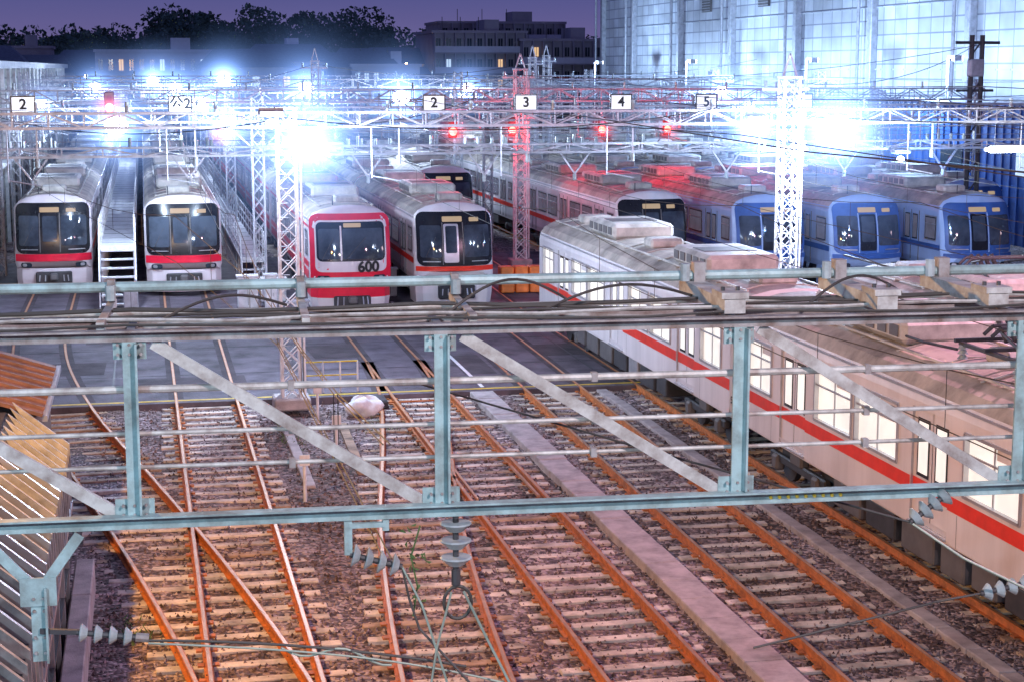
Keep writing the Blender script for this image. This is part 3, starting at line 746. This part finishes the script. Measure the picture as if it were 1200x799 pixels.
for i,x in enumerate(vx):
    m.bar(W(x,-.012,ZB+.05),W(x,-.012,ZT-.035),.085,.016,TEAL,up=(0,1,0)); m.bar(W(x+.04,-.05,ZB+.06),W(x+.04,-.05,ZT-.04),.014,.07,TEAL,up=(0,1,0))
    m.box(W(x,.02,ZT-.07),(.20,.014,.15),TEAL,rz=A); m.box(W(x,.02,ZB+.07),(.24,.014,.15),TEAL,rz=A)
    m.bar(W(x,0,ZT-.01),W(x,.5,ZT-.01),.05,.05,CHORD)
    for a in (-.07,0,.07):
        for zz in (ZT-.05,ZT-.11,ZB+.05,ZB+.11): m.cyl(W(x+a,-.01,zz),W(x+a,-.03,zz),.010,CHORD,6)
    if i<len(vx)-1:
        xn=vx[i+1]
        m.bar(W(x+.14,.03,ZT-.05),W(xn-.12,.03,ZB+.05),.075,.014,TUBE,up=(0,1,0)); m.bar(W(x+.14,.055,ZT-.02),W(xn-.12,.055,ZB+.085),.012,.05,TUBE,up=(0,1,0))
        m.bar(W(x,.03,ZT-.01),W(xn,.47,ZT-.01),.03,.02,CHORD)
for z,r,d in ((6.33,.024,.10),(6.05,.015,.10),(5.83,.014,.12)):
    m.cyl(W(xa,d,z),W(xb,d,z),r,TUBE,8)
for x in (-3.4,-1.4,.55,2.4,4.4):
    for z in (6.33,6.05,5.83): m.box(W(x,.10,z),(.04,.05,.06),CHORD,rz=A)
m.cyl(W(xa,1.0,6.85),W(xb,1.0,6.88),.036,TEAL,10)
m.cyl(W(xa,1.1,6.66),W(xb,1.1,6.68),.018,TUBE,8)
for x in (-6,-2.55,-1.3,-.25,1.45,2.48,3.25,4.6,6.4):
    big=x>1
    if big:
        m.bar(W(x,-.02,ZT+.10),W(x,1.15,ZT+.10),.14,.09,TUBE); m.box(W(x+.02,.98,ZT+.2),(.08,.10,.16),CHORD,rz=A); m.box(W(x,.1,ZT+.17),(.18,.25,.04),TUBE,rz=A)
        m.cyl(W(x-.08,.95,ZT+.15),W(x-.08,.95,ZT+.27),.035,PORC,8)
        for q in (-.05,.05): m.cyl(W(x+q,.1,ZT+.19),W(x+q,.1,ZT+.215),.014,DARK,6)
    else:
        m.bar(W(x,0,ZT+.06),W(x,1.1,ZT+.06),.05,.05,TUBE); m.box(W(x,.98,ZT+.16),(.05,.07,.14),CHORD,rz=A); m.cyl(W(x,.9,ZT+.1),W(x,.9,ZT+.2),.035,PORC,8)
for d,z,r in ((.14,.075,.012),(.20,.07,.010),(-.02,.06,.009),(.33,.07,.010),(.62,.06,.011),(.75,.05,.009)):
    pts=[W(xa+i*.65,d+.02*math.sin(i*1.7+d*30),ZT+z+.014*math.sin(i*2.1+d*50)) for i in range(40)]
    m.tube(pts,r,WIRE if r<.0115 else TUBE,5)
for x0_,dx,zz in ((-.4,.9,.18),(.2,1.2,.13),(-2.2,.8,.11),(2.0,.9,.16)):
    pts=[W(x0_+dx*i/14,.2+.6*i/14,ZT+.06+zz*math.sin(math.pi*i/14)) for i in range(15)]; m.tube(pts,.010,WIRE,5)
for k in range(9): m.cyl(W(1.72+k*.06,-.005,ZB),W(1.72+k*.06,-.025,ZB),.012,YEL,6)
for x in (-8.9,17.0):
    for d in (-.25,.25): m.bar(W(x,d,-.3),W(x,d,ZT+.4),.12,.12,TEAL)
    for k in range(9): m.bar(W(x,-.25,k*.75),W(x,.25,k*.75+.7),.06,.02,TEAL)
m.obj('catenary_portal_truss')
def insul(m,p,q,n=5,r=.065):
    p=Vector(p);q=Vector(q);d=q-p
    m.cyl(p,q,.02,DARK,8)
    for k in range(n):
        c=p+d*((k+.3)/n); e=p+d*((k+.75)/n); m.cyl(c,e,r,PORC,14,r2=r*.45)
        m.cyl(p+d*((k+.22)/n),c,r*.9,PORC,14,r2=r)
m=M()
jx=-2.98
m.bar(W(-3.3,-.03,ZB-.06),W(jx,-.03,ZB-.42),.065,.018,TEAL,up=(0,1,0)); m.bar(W(-2.72,-.03,ZB-.06),W(jx,-.03,ZB-.42),.065,.018,TEAL,up=(0,1,0))
m.bar(W(jx,-.03,ZB-.34),W(jx,-.03,ZB-.86),.10,.018,TEAL,up=(0,1,0)); m.bar(W(jx+.045,-.06,ZB-.38),W(jx+.045,-.06,ZB-.86),.014,.06,TEAL,up=(0,1,0))
m.box(W(jx,-.045,ZB-.41),(.22,.016,.18),TEAL,rz=A)
for a in (-.03,.03):
    for zz in (-.45,-.53,-.7,-.8): m.cyl(W(jx+a,-.045,ZB+zz),W(jx+a,-.065,ZB+zz),.010,CHORD,6)
m.bar(W(jx,-.05,ZB-.66),W(jx+.25,-.05,ZB-.68),.03,.03,DARK)
insul(m,W(jx+.22,-.05,ZB-.68),W(jx+.58,-.05,ZB-.73),4,r=.06)
m.cyl(W(jx+.58,-.05,ZB-.73),W(jx+.66,-.05,ZB-.74),.03,CHORD,8)
m.tube([W(jx+.66+2.0*i/14,-.1,ZB-.74-.10*(i/14)-.18*(i/14)**2) for i in range(15)],.009,WIRE,6)
m.tube([W(jx+.66+2.4*i/14,-.12,ZB-.75-.24*(i/14)-.20*(i/14)**3) for i in range(15)],.007,WIREG,6)
m.tube([W(-1.5+.7*i/12,-.1,ZB-.83-.04*math.sin(i*.7)-.01*i) for i in range(13)],.008,WIREG,6)
m.obj('catenary_bracket')
m=M()
m.bar(W(-1.06,0,ZB-.05),W(-1.06,0,ZB-.27),.05,.03,TEAL,up=(0,1,0)); m.bar(W(-1.06,0,ZB-.08),W(-.82,0,ZB-.08),.04,.03,TEAL); m.bar(W(-.82,0,ZB-.05),W(-.82,0,ZB-.12),.04,.03,TEAL)
insul(m,W(-1.05,0,ZB-.27),W(-.72,-.02,ZB-.36),4,r=.075)
m.tube([W(-.72,-.02,ZB-.36),W(-.66,-.06,ZB-.48),W(-.6,-.1,ZB-.6),W(-.45,-.3,ZB-1.1)],.008,WIREG,6)
m.tube([W(-.72,-.02,ZB-.36),W(-.68,-.06,ZB-.56),W(-.62,-.1,ZB-.75),W(-.2,-.3,ZB-1.2)],.008,WIRE,6)
m.tube([W(-.60,0,ZB-.1),W(-.66,0,ZB-.3),W(-.62,0,ZB-.5),W(-.65,0,ZB-.7)],.006,GREENB,5)
for k in range(26):
    t=random.random(); x=-.63+random.uniform(-.07,.07); z=ZB-.08-.62*t; a=random.uniform(0,6.28)
    m.add([W(x,random.uniform(-.04,.04),z),W(x+.035*math.cos(a),-.02,z+.035*math.sin(a)),W(x+.05*math.cos(a+.5),.0,z+.05*math.sin(a+.5)-.01)],[[0,1,2]],GREENB)
m.obj('strain_insulator')
m=M()
m.cyl(W(-.37,0,ZB-.05),W(-.37,0,ZB-.12),.02,DARK,8)
insul(m,W(-.37,0,ZB-.06),W(-.37,0,ZB-.40),3,r=.105)
m.cyl(W(-.37,0,ZB-.4),W(-.37,0,ZB-.5),.03,DARK,8)
cx,cz=-.36,ZB-.62
m.tube([W(cx+.09*math.cos(t*.3927+1.57),0,cz+.11*math.sin(t*.3927+1.57)) for t in range(17)],.012,WIRE,6)
m.tube([W(-.40,0,ZB-.55),W(-.52,-.2,ZB-.85),W(-.60,-.4,ZB-1.15)],.008,WIREG,6)
m.tube([W(-.32,0,ZB-.55),W(-.2,-.2,ZB-.8),W(-.05,-.4,ZB-1.1)],.009,WIREG,6)
m.obj('strain_insulator')
m=M()
insul(m,W(2.95,-.02,ZB-.02),W(2.68,-.05,ZB-.20),4,r=.075)
m.tube([W(2.68,-.05,ZB-.2),W(2.3,.2,ZB-.12),W(1.2,1.2,ZB+.06),W(-.4,3.0,ZB+.3)],.008,WIRE,6)
m.tube([W(2.68,-.05,ZB-.2),W(3.0,-.2,ZB-.42),W(3.5,-.4,ZB-.66)],.009,WIREG,6)
m.obj('strain_insulator')
m=M()
insul(m,W(3.55,-.05,ZB-.66),W(3.2,-.05,ZB-.72),4,r=.06)
m.cyl(W(3.55,-.05,ZB-.66),W(3.9,-.05,ZB-.62),.025,TEAL,8); m.bar(W(3.9,-.05,ZB-.0),W(3.9,-.05,ZB-.8),.08,.03,TEAL,up=(0,1,0))
m.tube([W(3.2,-.05,ZB-.72),W(2.9,-.05,ZB-.76),W(2.6,-.1,ZB-.80),W(1.6,-.1,ZB-1.0)],.008,WIRE,6)
m.obj('strain_insulator')

# ---------------------------------------------------------------- left trackside hut
m=M(); Y0,Y1=12,28.0; xr=-1.42
m.box(((xr-4.2)/2,(Y0+Y1)/2,.9),(abs(-4.2-xr),Y1-Y0,2.4),BROWN)
m.box(((xr-4.2)/2,(Y0+Y1)/2,2.2),(abs(-4.2-xr)+.1,Y1-Y0+.2,.14),DARK)
k=Y0+.1
while k<Y1:
    m.add([(xr+.12,k,1.5),(xr+.12,k+.07,1.5),(xr+.10,k,2.35),(xr+.10,k+.07,2.35),(-2.2,k+.35,3.0),(-2.2,k+.42,3.0),(xr-.1,k,1.9),(xr-.1,k+.07,1.9)],[[0,1,3,2],[2,3,5,4],[0,2,6],[2,4,6],[6,7,5,4]],FIN if random.random()<.8 else SILV)
    k+=.46+random.uniform(-.03,.03)
m.quad((xr+.02,Y0,2.27),(xr+.02,Y1,2.27),(-2.3,Y1,2.8),(-2.3,Y0,2.8),DARK)
m.box((-3.3,(Y0+Y1)/2,2.5),(2.0,Y1-Y0,.7),DARK)
m.bar((xr+.05,Y0,1.3),(xr+.05,Y1,1.3),.10,.08,SILV); m.bar((xr+.06,Y0,.7),(xr+.06,Y1,.7),.06,.06,DARK)
y=Y0+.8
while y<Y1-1: m.box((xr+.02,y+.5,.95),(.06,1.1,.5),GLASS); m.bar((xr+.06,y-.1,-.2),(xr+.06,y-.1,1.3),.06,.08,SILV); y+=1.5
n=9; ya0,ya1=28.3,33.2
for i in range(n):
    ya=ya0+(ya1-ya0)*i/n; yb=ya+(ya1-ya0)/n-.03
    m.add([(-1.75,ya,2.7),(-1.75,yb,2.7),(-3.6,yb,3.3),(-3.6,ya,3.3)],[[0,1,2,3]],ORANGE); m.bar((-1.75,ya,2.72),(-3.6,ya,3.32),.07,.06,ORANGE)
m.box((-2.9,(ya0+ya1)/2,1.2),(2.0,ya1-ya0-.2,2.9),BROWN)
m.bar((-1.72,ya0,2.66),(-1.72,ya1,2.66),.08,.10,SILV)
m.obj('trackside_hut')
m=M(); 
y=12
while y<28: m.box((-1.16,y+.99,.05),(.3,1.97,.62),CONC,bev=.02); y+=2
m.obj('low_retaining_wall')

# ---------------------------------------------------------------- inspection platforms between trains
def platform(X,w,ya,yb,z,stairs=True,rail=True,pm=WPOLE):
    m=M(); m.box((X,(ya+yb)/2,z-.06),(w,yb-ya,.12),pm)
    y=ya+.3
    while y<yb:
        for sx in (-w/2+.05,w/2-.05): m.bar((X+sx,y,-.1),(X+sx,y,z-.1),.07,.07,pm)
        if rail:
            for sx in (-w/2+.03,w/2-.03): m.bar((X+sx,y,z),(X+sx,y,z+1.05),.04,.04,pm)
        m.box((X,y+.9,z+.004),(w-.1,.04,.01),GRILL)
        y+=1.8
    if rail:
        for sx in (-w/2+.03,w/2-.03):
            for zz in (.35,.7,1.05): m.bar((X+sx,ya,z+zz),(X+sx,yb,z+zz),.035,.035,pm)
    if stairs:
        n=max(4,int(z/.26))
        for k in range(n):
            m.box((X,ya-.28*(n-k)+.14,z*(k+.5)/n),(w-.1,.26,.05),pm)
        for sx in (-w/2,w/2):
            m.bar((X+sx,ya-.28*n,0.05),(X+sx,ya,z),.04,.14,pm)
            m.bar((X+sx,ya-.28*n,1.0),(X+sx,ya,z+1.0),.04,.04,pm); m.bar((X+sx,ya-.28*n,0),(X+sx,ya-.28*n,1.0),.04,.04,pm); m.bar((X+sx,ya-.28*n,.55),(X+sx,ya,z+.55),.03,.03,pm)
            m.bar((X+sx,ya-.28*n*.5,z*.5),(X+sx,ya-.28*n*.5,z*.5+1.0),.035,.035,pm)
    return m.obj('inspection_platform')
platform(-1.03,1.25,62.5,130,2.0)
platform(3.95,.9,66,140,1.1)
platform(12.3,.6,64,78,.9,stairs=True)
def cabinet(X,Y,w,d,h,mt):
    m=M(); m.box((X,Y,h/2),(w,d,h),mt,bev=.03); m.box((X,Y,h+.02),(w+.08,d+.08,.05),mt); m.box((X,Y-d/2-.006,h*.5),(.015,.01,h*.8),DARK); m.box((X+.08,Y-d/2-.01,h*.5),(.03,.02,.12),SILV)
    return m.obj('equipment_cabinet')
cabinet(3.4,60,.7,.5,1.1,WPOLE); cabinet(4.4,61.5,.9,.5,.8,WPOLE); cabinet(4.9,56,.5,.4,.7,GALV); cabinet(8.7,62,.5,.4,1.0,WPOLE); cabinet(-.6,60.0,.5,.4,.9,GALV); cabinet(4.1,58.5,.4,.4,1.3,WPOLE); cabinet(-5.3,60,.6,.4,1.2,WPOLE)
m=M()
for a in range(3):
    for b in range(2): m.box((13.1+a*.55,62+b*.1,.25+b*.5),(.5,.6,.46),CRATE,bev=.03); 
m.obj('plastic_crates')
m=M(); nu,nv=28,16; vs=[];fs=[]
for i in range(nv+1):
    th=math.pi*i/nv
    for k in range(nu):
        ph=2*math.pi*k/nu; r=.36*(1+.16*math.sin(ph*3+th*2)+.10*math.sin(ph*5+1)*math.sin(th*4)+random.uniform(-.03,.03))
        vs.append((5.1+r*1.25*math.sin(th)*math.cos(ph),41.2+r*math.sin(th)*math.sin(ph),.05+r*.7*math.cos(th)))
for i in range(nv):
    for k in range(nu): fs.append([i*nu+k,(i+1)*nu+k,(i+1)*nu+(k+1)%nu,i*nu+(k+1)%nu])
m.add(vs,fs,BAG); m.obj('white_sack',smooth=50)
for x,y in ((3.9,40.5),(3.95,36.8),(2.9,33)):
    m=M()
    m.cyl((x,y,-.2),(x,y,.75),.035,WPOLE,8); m.box((x,y-.04,.68),(.2,.02,.22),WPOLE)
    m.obj('distance_marker_post')
m=M(); 
for a in range(4): m.cyl((3.9+a*.45,43.6,0),(3.9+a*.45,43.6,.8),.025,WPOLE,6)
m.bar((3.9,43.6,.8),(5.25,43.6,.8),.03,.03,YEL); m.bar((3.9,43.6,.45),(5.25,43.6,.45),.03,.03,YEL)
m.obj('low_barrier')
m=M(); m.box((4.35,37.5,-.12),(.2,5,.10),WOOD,rz=-.03); m.obj('timber_plank')
def weeds(X,Y,n,s):
    m=M()
    for k in range(n):
        x=X+random.gauss(0,s);y=Y+random.gauss(0,s*1.5);a=random.uniform(0,6.28);h=random.uniform(.04,.14);w=.018
        m.add([(x-w*math.cos(a),y-w*math.sin(a),-.17),(x+w*math.cos(a),y+w*math.sin(a),-.17),(x+.1*math.cos(a*3),y+.1*math.sin(a*3),-.15+h)],[[0,1,2]],GREENB)
    m.obj('weeds')
weeds(-.4,25.5,90,.22); weeds(3.2,39,70,.4); weeds(5.4,39.5,60,.3)

# ---------------------------------------------------------------- big maintenance hall (right)
m=M(); XH=48
m.box((XH+15,127,11),(30,100,23),HALL)
for y in (78,94,108,121.5,136,150,165,176.6):
    m.box((XH-.25,y,11.2),(.5,.7,23),GALV,bev=.05); m.cyl((XH-.7,y+1.3,0),(XH-.7,y+1.3,22),.12,GALV,8)
for z in (4,8.2,12.3,16.4,20.4): m.bar((XH-.06,77.3,z),(XH-.06,176.8,z),.12,.10,HALL)
for y in (101,115,129,143):
    m.box((XH-.1,y,13.6),(.2,2.2,1.1),GRILL); 
    for k in range(5): m.bar((XH-.22,y-1.1,13.15+k*.22),(XH-.22,y+1.1,13.15+k*.22),.06,.05,GALV)
m.box((XH+15,127,22.7),(30.6,100.6,.5),GALV)
m.obj('maintenance_hall')
m=M()
m.box((43.5,75,3.1),(5,32,6.9),BLUEP)
y=59.2
while y<91: m.bar((40.97,y,-.3),(40.97,y,6.5),.10,.12,BLUEP); y+=.8
for y in (66,74,82): m.box((40.9,y,3.8),(.12,2.4,1.2),COOLW if y in(74,) else GLASS)
m.box((43.5,75,6.65),(5.6,32.6,.2),GALV)
m.obj('blue_workshop')
m=M()
for x in (32.6,33.05): m.cyl((x,64,-.3),(x,64,9.6),.10,DARK,10)
for k in range(11): m.bar((32.6,64,.8+k*.8),(33.05,64,1.4+k*.8),.05,.05,DARK)
m.bar((31.9,64,9.3),(33.8,64,9.3),.10,.12,DARK); m.box((32.8,64,8.3),(.6,.4,.7),GALV,bev=.05); m.bar((32,64,7.4),(33.6,64,7.4),.08,.1,DARK)
m.obj('power_line_mast')
m=M()
m.box((-11.2,110,4.0),(9,95,8.6),SHED)
y=63.5
while y<157:
    m.box((-6.62,y,4.0),(.18,.3,8.6),WPOLE); y+=4
for z in (2.6,5.4): 
    y=64.4
    while y<156: m.box((-6.68,y+1,z),(.06,1.9,1.2),COOLW if random.random()<.35 else GLASS); y+=4
m.box((-11.2,110,8.45),(9.8,95.6,.35),GALV)
m.bar((-6.4,63,3.9),(-6.4,157,3.9),.4,.15,WPOLE)
m.obj('depot_building')
m=M()
y=44
while y<66: m.bar((-5.9,y,-.2),(-5.9,y,1.4),.07,.07,GALV); y+=1.8
for z in (.3,.8,1.3): m.bar((-5.9,44,z),(-5.9,66,z),.04,.05,GALV)
m.obj('yard_fence')

# ---------------------------------------------------------------- distant town
def building(name,cx,cy,w,d,h,floors,bays,wm,pw=.3,roof='flat',z0=-.35,rz=0):
    m=M(); m.box((cx,cy,z0+h/2),(w,d,h),wm)
    fh=h/floors; bw=w/bays
    for f in range(floors):
        for b in range(bays):
            mt=random.choice((WARM,COOLW,COOLW)) if random.random()<pw else GLASS
            zc=z0+fh*(f+.55); xc=cx-w/2+bw*(b+.5)
            m.box((xc,cy-d/2-.03,zc),(bw*.42,.06,fh*.38),mt)
            m.box((xc,cy-d/2-.05,zc),(.06,.08,fh*.38),wm)
            m.box((xc,cy-d/2-.09,zc-fh*.24),(bw*.5,.16,.1),wm)
        if name=='apartment_building':
            m.box((cx,cy-d/2-.5,z0+fh*f+.1),(w*.98,1.0,.15),wm); m.box((cx,cy-d/2-.97,z0+fh*f+.55),(w*.98,.06,.8),BLDW)
            for b in range(bays+1): m.box((cx-w*.49+w*.98*b/bays,cy-d/2-.5,z0+fh*(f+.5)),(.12,.9,fh),wm)
    if roof=='flat':
        m.box((cx,cy,z0+h+.15),(w+.4,d+.4,.35),wm); m.box((cx+w*.2,cy,z0+h+1.0),(w*.16,d*.4,1.6),wm)
        for k in range(3): m.cyl((cx-w*.3+k*w*.2,cy,z0+h),(cx-w*.3+k*w*.2,cy,z0+h+2.2),.05,DARK,5)
    else:
        o=.4; a=(cx-w/2-o,cy-d/2-o,z0+h);b=(cx+w/2+o,cy-d/2-o,z0+h);c=(cx+w/2+o,cy+d/2+o,z0+h);e=(cx-w/2-o,cy+d/2+o,z0+h);r1=(cx-w/2*.7,cy,z0+h+2.2);r2=(cx+w/2*.7,cy,z0+h+2.2)
        m.add([a,b,c,e,r1,r2],[[0,1,5,4],[1,2,5],[2,3,4,5],[3,0,4]],ROOFD)
    return m.obj(name)
building('apartment_building',42,222,12,14,13.0,5,9,BLDG,.2)
building('apartment_building',53,220,12,13,12.0,4,9,BLDG,.22)
building('apartment_building',50,245,18,12,14.8,6,12,BLDG,.12)
building('office_building',2,225,15,10,10.6,3,12,BLDW,.25)
building('office_building',28,205,8,9,8.8,3,7,BLDW,.35)
building('office_building',18,235,10,9,10.8,3,8,BLDW,.3)
building('office_building',-16,240,9,9,11.2,3,7,BLDG,.3)
for i in range(90):
    D=random.uniform(205,330); px=random.uniform(-40,760); L=(px-600)/2000*D
    X=D*.21+L*.9777; Y=D*.9777-L*.21
    if 34<X<62 and Y<262: continue
    if -8<X<12 and Y<235: continue
    if Y<190: continue
    building('house',X,Y,random.uniform(7,12),random.uniform(7,10),random.uniform(5.6,9.6),2,random.randint(4,6),random.choice((BLDW,BLDG,BLDG)),.28,roof='hip')
def tree(m,X,Y,h,r,n=620):
    m.cyl((X,Y,-.4),(X,Y,h*.55),.35,BARK,7,r2=.18)
    for k in range(5):
        a=random.uniform(0,6.28); m.cyl((X,Y,h*.35),(X+math.cos(a)*r*.6,Y+math.sin(a)*r*.6,h*.7),.14,BARK,5,r2=.05)
    cl=[(X+random.uniform(-.7,.7)*r,Y+random.uniform(-.7,.7)*r,h*random.uniform(.45,.9),r*random.uniform(.3,.55),random.choice((LEAF,LEAF,LEAF2))) for _ in range(9)]
    for k in range(n):
        c=random.choice(cl); u=Vector((random.gauss(0,1),random.gauss(0,1),random.gauss(0,1))).normalized()*c[3]*random.uniform(.75,1.08)
        p=Vector((c[0]+u.x,c[1]+u.y,c[2]+u.z*.8)); s_=random.uniform(.3,.65)
        a=Vector((random.gauss(0,1),random.gauss(0,1),random.gauss(0,1))).normalized(); b=a.cross(Vector((random.gauss(0,1),random.gauss(0,1),random.gauss(0,1)))).normalized()
        m.add([p-a*s_,p+b*s_*.6,p+a*s_,p-b*s_*.6],[[0,1,2,3]],c[4])
m=M()
for i in range(90):
    D=random.uniform(300,430); px=random.choice((random.uniform(180,450),random.uniform(180,450),random.uniform(-20,180),random.uniform(430,720)))
    L=(px-600)/2000*D; X=D*.21+L*.9777; Y=D*.9777-L*.21
    yt=24 if 190<px<440 else 48 if px>440 else 50
    h=8.3+(80-yt-random.uniform(-18,10))*D/2000
    tree(m,X,Y,h+.5,random.uniform(4,7.5))
m.obj('distant_trees')
m=M(); n=60
vs=[];fs=[]
for i in range(n+1):
    X=-250+i*12; vs+=[(X,620,-.4),(X,650,15+5*math.sin(i*.37)+3*math.sin(i*1.1))]
    vs+=[(X,800,10)]
for i in range(n):
    a=i*3; fs+=[[a,a+3,a+4,a+1],[a+1,a+4,a+5,a+2]]
m.add(vs,fs,LEAF)
m.obj('hills',smooth=60)
m=M()
for i in range(70):
    D=random.uniform(200,320); px=random.uniform(0,1000) if i%4 else random.uniform(60,500); L=(px-600)/2000*D; X=D*.21+L*.9777; Y=D*.9777-L*.21
    if X>44: continue
    z=random.uniform(5.5,9.6); m.cyl((X,Y,-.3),(X,Y,z),.06,GALV,5); m.sphere((X,Y,z+.1),.17,random.choice((LAMPW,LAMPW,LAMPO)),8,6)
m.obj('distant_street_lamps')

# ---------------------------------------------------------------- world, sun, camera
w=bpy.data.worlds.new('World'); S.world=w; w.use_nodes=True; n=w.node_tree.nodes; l=w.node_tree.links
bg=n['Background']; sk=n.new('ShaderNodeTexSky'); sk.sky_type='NISHITA'; sk.sun_disc=False; sk.sun_elevation=math.radians(1.0); sk.sun_rotation=math.radians(-60); sk.dust_density=2
tc=n.new('ShaderNodeTexCoord'); sp=n.new('ShaderNodeSeparateXYZ'); l.new(tc.outputs['Generated'],sp.inputs[0])
rp=n.new('ShaderNodeValToRGB'); e=rp.color_ramp.elements; e[0].position=0; e[0].color=(1.9,1.5,3.4,1); e[1].position=.5; e[1].color=(.6,.85,2.7,1); x=e.new(.05); x.color=(.75,.90,2.9,1)
l.new(sp.outputs['Z'],rp.inputs[0])
mx=n.new('ShaderNodeMix'); mx.data_type='RGBA'; mx.inputs[0].default_value=.93
l.new(sk.outputs[0],mx.inputs[6]); l.new(rp.outputs[0],mx.inputs[7]); l.new(mx.outputs[2],bg.inputs[0]); bg.inputs[1].default_value=.095
su=bpy.data.lights.new('sun','SUN'); su.energy=.05; su.angle=math.radians(3); su.color=(1,.7,.8); so=bpy.data.objects.new('sun',su); so.rotation_euler=(math.radians(80),0,math.radians(60)); S.collection.objects.link(so)
c=bpy.data.cameras.new('camera'); c.lens=60; c.sensor_width=36; c.clip_end=5000; c.clip_start=.1
co=bpy.data.objects.new('camera',c); co.location=(0,0,8.3); co.rotation_euler=(math.radians(90-9.076),0,math.radians(-12.12)); S.collection.objects.link(co); S.camera=co
S.view_settings.view_transform='Standard'; S.view_settings.look='None'; S.view_settings.exposure=0
